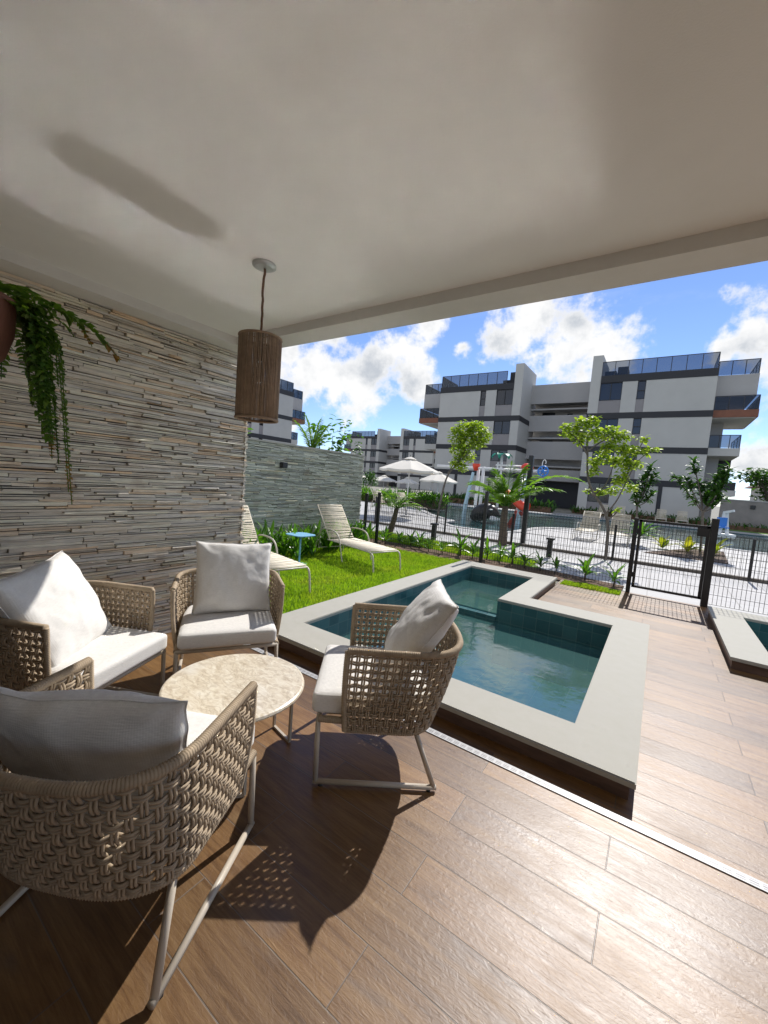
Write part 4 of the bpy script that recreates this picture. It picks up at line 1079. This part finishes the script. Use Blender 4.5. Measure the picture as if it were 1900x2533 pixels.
part(MB().tube(chaikin([(-4.42, 18.5, 2.55), (-4.42, 18.5, 2.85), (-4.34, 18.5, 2.93), (-4.27, 18.5, 2.85), (-4.28, 18.5, 2.74)], 2), .018, 7), 'spout', 'white')
b = MB()
for k in range(7):
    a = 2*PI*k/7+.3
    b.strip((-6.38, 18.9, 3.14), a, .25, .62, .30, 1.5, 6, .3)
part(b, 'palm_top', 'greenp'); part(MB().tube([(-6.38, 18.9, -1.1), (-6.38, 18.9, 3.16)], .06, 10), 'pole', 'white')
# red slide tube: flared mouth facing right, trough below
b = MB(); path = chaikin([(-5.9, 18.7, 1.35), (-5.5, 18.3, 1.15), (-5.1, 18.1, .85), (-4.75, 18.0, .75)], 2)
b.tube(path, [.17+.09*(k/(len(path)-1))**3 for k in range(len(path))], 20, cap=False)
b.tube(path, [.15+.09*(k/(len(path)-1))**3 for k in range(len(path))], 20, cap=False)
part(b, 'slide', 'red')
part(MB().tube(chaikin([(-5.0, 18.2, .55), (-5.4, 18.4, .2), (-5.6, 18.5, -.2)], 2), .13, 12).tube([(-5.3, 18.3, -.9), (-5.3, 18.3, .6)], .06, 8), 'slide_base', 'orange')
for x, dx in ((-7.75, .25), (-5.15, .22)):
    part(MB().tube(chaikin([(x, 18.2, -.6), (x+.02, 18.2, .5), (x+dx*.6, 18.25, 1.4), (x+dx, 18.3, 2.2)], 2), [.12, .12, .115, .11, .1, .1, .09, .09, .08, .08, .07, .07, .06][:len(chaikin([(0, 0, 0)]*4, 2))], 10), 'water_tube', 'palebluep')
# orca figure
oc = empty('orca_figure', (-6.6, 18.2, -.1), 0, 'black and white orca shaped slide figure resting in the pool by the palm', 'pool figure')
b = MB(); pth = [(-.75, .1, .05), (-.6, .08, .22), (-.3, .03, .42), (0, 0, .52), (.3, -.02, .5), (.52, -.03, .42), (.68, -.03, .34)]
b.tube(chaikin(pth, 2), [.06, .10, .15, .20, .25, .30, .34, .37, .39, .40, .40, .39, .38, .36, .33, .29, .25, .20, .16, .12, .08, .06, .05, .04][:len(chaikin(pth, 2))], 16)
b.build('body', M['black'], oc, smooth=True)
MB().strip((-.02, 0, .88), PI, 1.2, .42, .22, .6, 6, .1).build('dorsal_fin', M['black'], oc)
MB().tube(chaikin([(.28, -.33, .25), (.5, -.30, .2), (.68, -.12, .22)], 2), [.05, .09, .12, .13, .13, .11, .08, .06, .05, .04][:len(chaikin([(0, 0, 0)]*3, 2))], 10).build('belly', M['white'], oc, smooth=True)
MB().lathe([(0, .04), (.08, .03), (.10, 0), (0, -.03)], (.30, -.345, .62), 12).build('eye_patch', M['white'], oc, smooth=True)
# pool hoist
ph = empty('pool_lift', (2.62, 25.6, 0), rad(10), 'white and blue pool access chair lift at the far right pool edge', 'pool lift')
MB().bar((-.1, 0, 0), (.05, 0, 1.25), .14, .12).bar((.25, 0, 0), (.12, 0, 1.2), .12, .12).bar((.02, 0, 1.2), (.3, -.3, 1.32), .1).build('mast', M['white'], ph)
MB().box(-.25, -.5, .45, .15, -.1, .50).box(-.25, -.12, .5, .15, -.06, .95).build('seat', M['bluep'], ph)
MB().box(-.3, -.3, .003, .5, .4, .16).build('base', M['white'], ph)
MB().bar((-.15, -.2, .5), (-.2, -.5, .1), .06).bar((.1, -.2, .5), (.05, -.5, .1), .06).build('footrest', M['white'], ph)

# ------------------------------------------------------------------ plants
def rosette(n, L, w, el0, el1, droop, seed, stem=0., prof=None, fold=.3):
    r = random.Random(seed); b = MB()
    for k in range(n):
        t = k/max(1, n-1); a = k*2.4+r.uniform(-.4, .4); el = el0+(el1-el0)*t+r.uniform(-.12, .12)
        b.strip((r.uniform(-.02, .02), r.uniform(-.02, .02), stem*(.55+.45*t)), a, el, L*r.uniform(.75, 1.12), w*r.uniform(.8, 1.15), droop*r.uniform(.6, 1.3), 6, fold, r.uniform(-.3, .3), prof)
    return b
def plant(name, loc, rz, label, group, leaves, mat, stem=None, scale=1.):
    o = empty(name, loc, rz, label, 'plant', group); o.scale = (scale,)*3
    l = leaves.build('leaves', M[mat], o) if isinstance(leaves, MB) else leaves.copy()
    if not isinstance(leaves, MB): COL.objects.link(l); l.parent = o
    if stem: MB().tube([(0, 0, -.02), (.005, .01, stem*.6), (0, 0, stem*1.05)], [.014, .011, .008], 7).build('stem', M['palmbark'], o, smooth=True)
    return o, l
r = random.Random(33)
# upright leafy ginger clumps along the garden wall
def ginger(seed):
    r = random.Random(seed); b = MB()
    for c in range(7):
        x, y = r.uniform(-.14, .14), r.uniform(-.16, .16); h = r.uniform(.12, .42); la, le = r.uniform(0, 6.3), r.uniform(1.2, 1.5)
        for k in range(6):
            z = h*(k+.5)/6
            b.strip((x+.06*z*math.cos(la), y+.06*z*math.sin(la), z), la+k*2.6+r.uniform(-.3, .3), r.uniform(.75, 1.25), r.uniform(.24, .36), r.uniform(.045, .065), r.uniform(.2, .9), 5, .25)
        b.strip((x, y, h), la, 1.35, r.uniform(.2, .32), .05, .2, 5, .3)
        b.tube([(x, y, 0), (x+.06*h*math.cos(la), y+.06*h*math.sin(la), h)], .006, 5)
    return b
gm = [ginger(k) for k in (1, 2, 3)]
gmesh = [None]*3; names = ['nearest the terrace wall', 'by the corner lounger', 'behind the blue table on its left', 'right behind the blue table', 'between the table and the right lounger', 'behind the right lounger back', 'beside the right lounger back', 'below the wall light', 'midway along the wall foot', 'right of the lounger back', 'near the wall end', 'next to the wall end', 'at the wall corner by the fence']
ys = [3.05, 3.5, 3.95, 4.35, 4.75, 5.1, 5.5, 5.85, 6.15, 6.45, 6.75, 7.0, 7.2]
for i, y in enumerate(ys):
    k = i % 3; g = gm[k] if gmesh[k] is None else gmesh[k]
    o, l = plant('ginger_plant', (-5.5+r.uniform(-.08, .2), y, -.01), r.uniform(0, 6), 'upright glossy green clump at the garden wall foot, '+names[i], 'leafy clumps along the garden wall', g, 'plant', None, r.uniform(.85, 1.1))
    gmesh[k] = l
for i, y in enumerate((3.7, 4.2, 4.75, 5.2)):
    plant('ginger_plant', (-5.12+r.uniform(-.06, .06), y, -.01), r.uniform(0, 6), 'front row green clump before the garden wall, '+('left of the blue table foot', 'behind the blue table foot', 'right of the blue table foot', 'under the right lounger back')[i], 'leafy clumps along the garden wall', gmesh[i % 3], 'plant', None, r.uniform(.8, 1.))
# seedlings in the fence border
sm = [rosette(9, .34, .052, .45, 1.35, 1.1, s, .13) for s in (5, 6, 7)]; smesh = [None]*3
bp = [(-5.75, 7.85, 1.3), (-5.45, 8.0, 1.0), (-5.2, 7.78, 1.1), (-4.99, 8.05, .9), (-4.74, 8.18, 1.0), (-4.41, 8.02, 1.1), (-4.09, 7.86, .95), (-3.80, 7.95, 1.0), (-3.43, 8.1, 1.5), (-3.12, 8.02, 1.1), (-2.88, 8.2, 1.3), (-2.66, 8.45, 1.0), (-2.35, 8.2, 1.25), (-2.03, 8.0, 1.1), (-1.75, 8.05, 1.0), (-1.5, 8.2, .9), (-.95, 7.89, 1.3), (-.5, 7.83, 1.15)]
ordn = ['first', 'second', 'third', 'fourth', 'fifth', 'sixth', 'seventh', 'eighth', 'ninth', 'tenth', 'eleventh', 'twelfth', 'thirteenth', 'fourteenth', 'fifteenth', 'sixteenth', 'seventeenth', 'eighteenth']
for i, (x, y, s) in enumerate(bp):
    k = i % 3; g = sm[k] if smesh[k] is None else smesh[k]
    lab = 'young arching leaf plant in the fence border, '+ordn[len(bp)-1-i]+' from the gate'
    o, l = plant('border_plant', (x, y, -.005), r.uniform(0, 6), lab, 'young plants in the fence border', g, 'plant', .13, s)
    smesh[k] = l
# yellow green broad leaved clumps in the planter on the deck
bl = lambda t: math.sin(PI*min(1, .05+t*.95))**.7
for i, (x, y, s, lab) in enumerate(((.22, 15.6, 1., 'yellow green broad leaf clump at the left of the triangular planter'), (.86, 15.5, 1.05, 'yellow green broad leaf clump in the middle of the triangular planter'), (1.52, 15.8, 1.05, 'yellow green broad leaf clump with an orange leaf right of the gate post'))):
    plant('croton_plant', (x, y, 0), i*1.3, lab, 'broad leaf clumps in the deck planter', rosette(9, .52, .17, .5, 1.4, .7, 40+i, .04, bl, .2), 'leafgold', None, s)
plant('leafy_plant', (-.5, 19.2, 0), 0, 'low green leafy clump on the deck behind the gate top', None, rosette(26, .7, .09, .3, 1.3, 1.1, 50, .05), 'plant', None, 1.3)

def frond(b, base, az, el, L, droop, nl, ll, seed, rb=None, lw=.028, hang=.5):
    r = random.Random(seed); p = Vector(base); e = el; pts = []
    for i in range(15):
        t = i/14; pts.append((p.copy(), e)); d = Vector((math.cos(az)*math.cos(e), math.sin(az)*math.cos(e), math.sin(e))); p = p+d*L/14; e -= droop/14*(.4+1.2*t)
    (rb or b).tube([q[0] for q in pts], [.014*(1-.75*i/14)+.003 for i in range(15)], 5)
    for i in range(nl):
        t = .16+.84*i/(nl-1); k = t*14; j = min(13, int(k)); f = k-j
        q = pts[j][0].lerp(pts[j+1][0], f); ee = pts[j][1]
        lt = ll*(math.sin(PI*(.12+.82*t))**.6)*r.uniform(.85, 1.1)
        for s in (-1, 1):
            b.strip(q, az+s*(1.15-.45*t), ee*.6+r.uniform(-.1, .25), lt, lw, 1.0*hang*2+r.uniform(-.2, .3), 4, .3, s*.5)
    if nl: b.strip(pts[-1][0], az, pts[-1][1], ll*.5, lw, .4, 4, .3)
# foreground palm by the path
pr = empty('palm_tree', (-3.40, 10.78, 0), 0, 'young palm with arching fronds by the path, in front of the play frame', 'palm')
tr = chaikin([(0, 0, -.02), (.0, 0, .35), (-.02, 0, .75), (-.01, 0, 1.05)], 2)
MB().tube(tr, [.125-.055*k/(len(tr)-1)+(.006 if k % 2 else 0) for k in range(len(tr))], 12).build('trunk', M['palmbark'], pr, smooth=True)
b = MB(); rb = MB()
for k, (a, el, L, dr) in enumerate(((180, .78, 1.35, 1.65), (172, .42, 1.2, .75), (100, 1.35, 1.3, .35), (3, .62, 1.6, 1.3), (8, .86, 2.35, 2.2), (-20, .75, 1.5, 1.6), (150, 1.2, 1.25, .9), (60, .95, 1.5, 1.2), (215, .85, 1.3, 1.6), (-75, .6, 1.0, 1.2), (250, 1.0, 1.1, 1.2), (30, 1.25, 1.3, .6), (-100, 1.2, .9, .6))):
    frond(b, (-.01, 0, 1.0), rad(a), min(1.4, el+.12), L*.92, dr*.72, 26, .40, k, rb, .046, .3)
b.build('fronds', M['palm'], pr); rb.build('frond_stems', M['plant'], pr)
# small leaning palm behind the fence at left
pr = empty('palm_tree', (-6.25, 9.5, 0), 0, 'small leaning palm behind the black fence posts near the garden wall', 'palm')
MB().tube(chaikin([(0, 0, -.02), (.12, 0, .35), (.2, 0, .75)], 2), [.10, .095, .09, .085, .08, .075, .07, .065, .06, .055][:len(chaikin([(0, 0, 0)]*3, 2))], 10).build('trunk', M['palmbark'], pr, smooth=True)
b = MB()
for k in range(13): frond(b, (.2, 0, .72), rad(k*137), .45+.75*((k*5) % 7)/7, .75, 1.1, 18, .26, 60+k, None, .02, .4)
b.build('fronds', M['palm'], pr)
# palm and shrubs showing over the garden wall
pr = empty('palm_tree', (-7.2, 7.2, 0), 0, 'palm fronds rising above the garden wall top', 'palm')
MB().tube([(0, 0, 0), (.03, 0, 1.0), (0, 0, 2.0)], [.1, .085, .07], 10).build('trunk', M['palmbark'], pr, smooth=True)
b = MB()
for k, (a, el, L, dr) in enumerate(((-90, 1.45, .95, .5), (90, 1.2, .8, .9), (45, 1.35, .9, .6), (-40, 1.2, .7, 1.), (150, 1.3, .8, .9), (10, 1.5, .9, .4), (95, 1.4, .8, .5), (-120, 1.3, .9, .7))): frond(b, (0, 0, 1.95), rad(a), el, L, dr, 18, .26, 80+k, None, .022, .3)
b.build('fronds', M['palm'], pr)
def leafclump(b, c, rx, rz, n, r, size):
    for _ in range(n):
        while True:
            v = Vector((r.uniform(-1, 1), r.uniform(-1, 1), r.uniform(-1, 1)))
            if .15 < v.length < 1: break
        q = Vector(c)+Vector((v.x*rx, v.y*rx, v.z*rz))
        b.strip(q, r.uniform(0, 2*PI), r.uniform(-.6, .7), size*r.uniform(.7, 1.25), size*.62*r.uniform(.8, 1.2), r.uniform(.2, 1.1), 3, .2, r.uniform(-.6, .6))
def shrub(name, loc, h, rx, n, size, mat, lab, seed, cat='shrub', group=None):
    r = random.Random(seed); o = empty(name, loc, 0, lab, cat, group); b = MB(); br = MB()
    for k in range(9):
        a = r.uniform(0, 6.3); d = r.uniform(.2, .9)*rx; z = h*r.uniform(.4, .95)
        br.tube([(0, 0, 0), (d*.4*math.cos(a), d*.4*math.sin(a), z*.6), (d*math.cos(a), d*math.sin(a), z)], [.02, .014, .006], 5)
        leafclump(b, (d*math.cos(a), d*math.sin(a), z), rx*.45, h*.18, n//9, r, size)
    b.build('leaves', M[mat], o); br.build('branches', M['bark'], o)
    return o
shrub('shrub', (-7.2, 7.9, 0), 2.75, .45, 260, .16, 'plant', 'green shrub showing above the garden wall right of the palm fronds', 5)
shrub('shrub', (-7.3, 8.6, 0), 2.4, .35, 120, .2, 'plant', 'pale leaved shrub above the garden wall near its far end', 6)
shrub('shrub', (-7.3, 9.15, 0), 2.55, .22, 160, .12, 'leafdark', 'small dark shrub top just beyond the garden wall end', 7)
shrub('shrub', (-7.2, 5.35, 0), 2.45, .25, 120, .13, 'plant', 'small bright shrub between slate wall end and garden wall top', 8)
shrub('shrub', (-18.9, 25, 0), 1.95, .8, 420, .2, 'leafdark', 'dark shrub with red tinge beyond the garden wall end', 9)
# low hedges: leaves past counting, one hedge each
def hedge(loc, sx, sy, h, n, size, mat, lab, seed):
    r = random.Random(seed); o = empty('hedge', loc, 0, lab, 'hedge'); b = MB()
    for _ in range(n):
        x, y = r.uniform(-sx, sx), r.uniform(-sy, sy); z = h*(.25+.75*r.random())*(.75+.3*noise.noise(Vector((x*.9+seed, y, 0))))
        b.strip((x, y, max(.02, z-.25)), r.uniform(0, 6.3), r.uniform(.4, 1.4), size*r.uniform(.7, 1.3), size*.16*r.uniform(.8, 1.4), r.uniform(.4, 1.4), 3, .3)
    b.build('leaves', M[mat], o)
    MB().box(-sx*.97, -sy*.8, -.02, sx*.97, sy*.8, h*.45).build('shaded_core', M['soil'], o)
    return o
hedge((-14.3, 22.0, 0), 3.6, .8, 1.05, 2600, .5, 'plant', 'green planting bed behind the loungers and big parasol', 3)
hedge((-13.5, 32.5, 0), 7., .7, .9, 1700, .55, 'leafdark', 'dark low planting at the foot of the apartment block, left part', 4)
hedge((-1.5, 36.5, 0), 4.5, .6, .7, 900, .5, 'leafdark', 'dark low planting at the foot of the apartment block, right part', 5)
hedge((9., 35.2, 0), 5.5, .4, .6, 500, .45, 'leafdark', 'low plants before the grey boundary wall', 6)

# ------------------------------------------------------------------ broadleaf trees
def tree(loc, trunk, limbs, clumps, leafm, size, lab, seed, tr=.035, n=1.):
    r = random.Random(seed); o = empty('broadleaf_tree', loc, 0, lab, 'tree')
    tp = chaikin(trunk, 2); b = MB().tube(tp, [tr*(1-.55*k/(len(tp)-1)) for k in range(len(tp))], 9)
    for l in limbs:
        q = chaikin(l, 2); b.tube(q, [tr*.55*(1-.75*k/(len(q)-1)) for k in range(len(q))], 6)
    b.build('trunk', M['bark'], o, smooth=True)
    lv = MB(); tw = MB()
    for x, y, z, rx, rz, m in clumps:
        leafclump(lv, (x, y, z), rx, rz, int(m*n), r, size)
        for _ in range(5): tw.tube([(x, y, z), (x+r.uniform(-rx, rx), y+r.uniform(-rx, rx), z+r.uniform(-rz, rz))], .004, 4)
    lv.build('crown', M[leafm], o); tw.build('twigs', M['bark'], o)
    return o
# coordinates relative to (-0.94, 11.1)
X = lambda x, z, y=0.: (x+.94, y, z)
tree((-.94, 11.1, 0), [X(-.94, -.05), X(-.95, .5), X(-.98, .9), X(-1.12, 1.25), X(-1.42, 1.62), X(-1.56, 2.0), X(-1.60, 2.5), X(-1.66, 2.95)],
     [[X(-1.35, 1.55), X(-1.15, 1.75, .1), X(-1.05, 2.1, .1), X(-1.02, 2.4, .1)], [X(-1.05, 1.1), X(-.85, 1.4, -.1), X(-.70, 1.9, -.1), X(-.55, 2.4, 0), X(-.25, 2.68, 0)], [X(-1.6, 2.5), X(-1.85, 2.9, -.1), X(-2.15, 3.1, 0)],
      [X(-1.6, 2.6), X(-1.3, 2.9, .1), X(-1.0, 2.98, .1)], [X(-1.0, .95), X(-.86, 1.1, .05), X(-.8, 1.22, .05)], [X(-.75, 1.9), X(-.6, 2.5, .1), X(-.45, 2.95, .1)], [X(-1.35, 1.5), X(-1.5, 1.6, .1), X(-1.6, 1.66, .1)]],
     [(*X(-2.10, 3.12), .24, .2, 80), (*X(-1.8, 3.28, .1), .24, .17, 75), (*X(-1.55, 3.32), .15, .15, 40), (*X(-1.75, 2.9, -.1), .25, .16, 65), (*X(-1.45, 3.0, .1), .22, .18, 60), (*X(-1.15, 3.05), .25, .17, 70), (*X(-.9, 2.98, .1), .2, .14, 50),
      (*X(-1.05, 2.72, -.1), .26, .15, 70), (*X(-1.25, 2.55), .16, .10, 30), (*X(-.75, 2.62), .22, .14, 60), (*X(-.85, 2.35, .1), .24, .16, 65), (*X(-.62, 2.28), .2, .15, 50), (*X(-.45, 2.62), .14, .09, 26), (*X(-.25, 2.66), .12, .06, 16), (*X(-.45, 2.92, .1), .10, .08, 14),
      (*X(-1.4, 2.35), .16, .14, 40), (*X(-1.1, 2.4, .1), .16, .12, 36), (*X(-1.42, 2.1), .14, .12, 30), (*X(-.8, 1.95, -.1), .16, .2, 44), (*X(-.95, 1.66), .16, .12, 34), (*X(-1.25, 1.6, .1), .14, .09, 24), (*X(-1.5, 1.62, .1), .09, .06, 10), (*X(-.62, 1.75), .16, .12, 30), (*X(-.8, 1.22), .07, .05, 9)],
     'leaf', .115, 'light green leaning tree with thin trunk behind the fence near the deck loungers', 11, .042, 1.75)
X = lambda x, z, y=0.: (x+5.75, y, z)
tree((-5.75, 11.4, 0), [X(-5.75, -.05), X(-5.72, .6), X(-5.62, 1.3), X(-5.5, 1.85), X(-5.2, 2.15), X(-4.95, 2.7)],
     [[X(-5.5, 1.85), X(-5.3, 2.3, .1), X(-5.2, 2.9, .1)], [X(-5.3, 2.1), X(-4.9, 2.4, -.1), X(-4.6, 2.9, -.1)]],
     [(*X(-5.05, 3.2), .32, .26, 120), (*X(-4.75, 3.25, .1), .3, .25, 100), (*X(-4.45, 3.02), .26, .22, 80), (*X(-5.25, 2.95, -.1), .28, .25, 100), (*X(-4.95, 2.85), .34, .25, 120), (*X(-4.65, 2.8, .1), .26, .2, 70), (*X(-5.2, 2.55), .28, .22, 90), (*X(-4.95, 2.4, .1), .25, .2, 70), (*X(-5.25, 2.2), .2, .2, 55), (*X(-5.05, 2.05), .16, .18, 40), (*X(-5.4, 3.2), .12, .12, 16)],
     'leaf', .105, 'round crowned green tree on a slender trunk between parasol and play frame', 12, .04, 2.3)
X = lambda x, z, y=0.: (x-1.2, y, z)
def frangi(loc, X, clumps, lab, seed):
    r = random.Random(seed); o = empty('frangipani_tree', loc, 0, lab, 'tree')
    b = MB().tube(chaikin([X(1.2, -.05), X(1.19, .5), X(1.13, 1.3)], 2), .035, 9); lv = MB()
    for x, z, y, L in clumps:
        b.tube(chaikin([X(1.13, 1.25), X((1.13+x)/2+.05, (1.25+z)/2-.05, y*.5), X(x, z, y)], 2), .017, 6)
        d = Vector(X(x, z, y))-Vector(X(1.13, 1.2, 0)); d.normalize()
        for k in range(46):
            t = r.uniform(-.35, .12); q = Vector(X(x, z, y))+d*t
            lv.strip(q, r.uniform(0, 6.3), r.uniform(-.3, 1.2), r.uniform(.18, .30)*L, .085*L, r.uniform(.3, 1.2), 4, .25, r.uniform(-.3, .3))
    b.build('trunk', M['bark'], o, smooth=True); lv.build('crown', M['leafdark'], o); return o
frangi((1.2, 16.0, 0), X, [(.74, 2.75, 0, 1.1), (.35, 2.28, .1, 1.), (.62, 2.2, -.1, 1.), (1.35, 2.3, .1, 1.2), (1.6, 2.6, 0, 1.2), (1.55, 2.2, -.1, 1.1), (1.2, 1.8, .2, 1.1), (1.55, 1.72, 0, 1.1), (.95, 2.1, .2, 1.), (1.4, 1.95, -.2, 1.1), (.75, 1.75, .1, 1.0)],
       'dark leaved frangipani tree rising from the triangular planter', 13)
X = lambda x, z, y=0.: (x+.66, y, z)
X2 = lambda x, z, y=0.: X(x-1.79, z, y)
frangi((-.66, 17.0, 0), X2, [(1.38, 2.6, 0, 1.15), (1.5, 2.3, .1, 1.1), (1.2, 2.2, 0, 1.), (1.5, 1.65, 0, 1.1), (1.0, 1.9, .2, 1.), (1.05, 1.55, -.2, 1.0), (1.3, 1.9, .1, 1.0)], 'dark leaved frangipani tree partly hidden by the light green leaning tree', 14)
def bigtree(loc, h, rx, n, size, lab, seed):
    r = random.Random(seed); o = empty('broadleaf_tree', loc, 0, lab, 'tree'); b = MB(); br = MB().tube([(0, 0, 0), (.1, 0, h*.35), (0, 0, h*.6)], [.18, .14, .08], 9)
    for k in range(16):
        a = r.uniform(0, 6.3); d = rx*r.uniform(.1, .85); z = h*r.uniform(.45, .92)
        br.tube([(0, 0, h*.35), (d*.5*math.cos(a), d*.5*math.sin(a), z*.85), (d*math.cos(a), d*math.sin(a), z)], [.06, .04, .015], 5)
        leafclump(b, (d*math.cos(a), d*math.sin(a), z), rx*.36, h*.12, n//16, r, size)
    b.build('crown', M['leafdark'], o); br.build('trunk', M['bark'], o, smooth=True)
bigtree((6.9, 42, 0), 4.9, 2.2, 1000, .32, 'bushy green tree behind the boundary wall right of the apartment block', 15)
bigtree((9.3, 44, 0), 3.9, 1.8, 700, .3, 'lower bushy tree behind the boundary wall, nearest the red roofed house', 16)

# ------------------------------------------------------------------ hanging fern at the upper left
fr = empty('hanging_fern', (-1.945, .295, 1.925), 0, 'dark green fern trailing from a terracotta pot at the upper left edge', 'hanging plant')
MB().lathe([(0, -.17), (.07, -.165), (.12, -.11), (.145, -.03), (.15, .06), (.156, .07), (.15, .085), (.135, .08), (.12, .04), (0, .03)], n=36).build('pot', M['pot'], fr, smooth=True)
b = MB()
for k in range(3):
    a = 2*PI*k/3; b.tube([(.145*math.cos(a), .145*math.sin(a), .07), (0, 0, .60)], .002, 5)
b.tube([(0, 0, .60), (0, 0, .74)], .003, 6); b.build('hanger', M['black'], fr)
def fernfrond(b, dry, base, az, el, L, droop, pl_, seed, twist=0., wl=.012, n=40):
    r = random.Random(seed); p = Vector(base); e = el; pts = []
    a = az
    for i in range(n+1):
        t = i/n; pts.append((p.copy(), e, a)); d = Vector((math.cos(a)*math.cos(e), math.sin(a)*math.cos(e), math.sin(e)))
        p = p+d*L/n; e = max(-1.5, e-droop/n*1.5*(1-t*.5)); a += twist/n
    b.tube([q[0] for q in pts], .0018, 4, cap=False)
    for i in range(2, n):
        q, ee, aa = pts[i]; t = i/n; l = pl_*(math.sin(PI*(.15+.8*t))**.7)*r.uniform(.75, 1.15)
        for s in (-1, 1):
            (dry if dry is not None and t > .8 else b).strip(q, aa+s*r.uniform(1.1, 1.5), r.uniform(-.5, .25), l, wl, r.uniform(.2, .9), 2, .1, s*r.uniform(.2, .7), lambda t: 1-t*t*.85)
b = MB(); dry = MB(); r = random.Random(77)
for k in range(44):
    a = rad(70+(k*137.5) % 215); fernfrond(b, dry if k % 6 == 0 else None, (.11*math.cos(a), .11*math.sin(a), .07), a+r.uniform(-.3, .3), r.uniform(.3, 1.3), r.uniform(.18, .36), r.uniform(1.8, 3.4), .042, k, r.uniform(-1, 1), .016, 24)
for k in range(16):
    a = rad(110+k*11); fernfrond(b, None, (.09*math.cos(a), .09*math.sin(a), .07), a, r.uniform(1.15, 1.5), r.uniform(.26, .40), r.uniform(1.2, 2.0), .04, 300+k, r.uniform(-1, 1), .013, 28)
# one long broad frond reaching right, and hanging tails
fernfrond(b, dry, (.04, .13, .07), rad(74), .5, .37, 1.35, .075, 101, 0., .024, 30)
for k, (ang, L, pl2) in enumerate(((84, .78, .024), (78, .72, .026), (92, .58, .028), (70, .52, .026), (96, .50, .036), (60, .52, .055), (50, .44, .055), (100, .42, .045), (75, .45, .03), (88, .5, .03), (66, .36, .03), (104, .36, .045), (82, .6, .024))):
    fernfrond(b, dry if k < 3 else None, (.13*math.cos(rad(ang)), .13*math.sin(rad(ang)), .06), rad(ang), .25, L, 5.0, pl2*1.25, 110+k, r.uniform(-.6, .6), .017, 44)
nb = len(b.f); off = len(b.v); b.v += dry.v; b.f += [tuple(i+off for i in f) for f in dry.f]
o = b.build('fronds', M['fern'], fr); o.data.materials.append(M['ferndry'])
o.data.polygons.foreach_set('material_index', [0]*nb+[1]*(len(b.f)-nb))
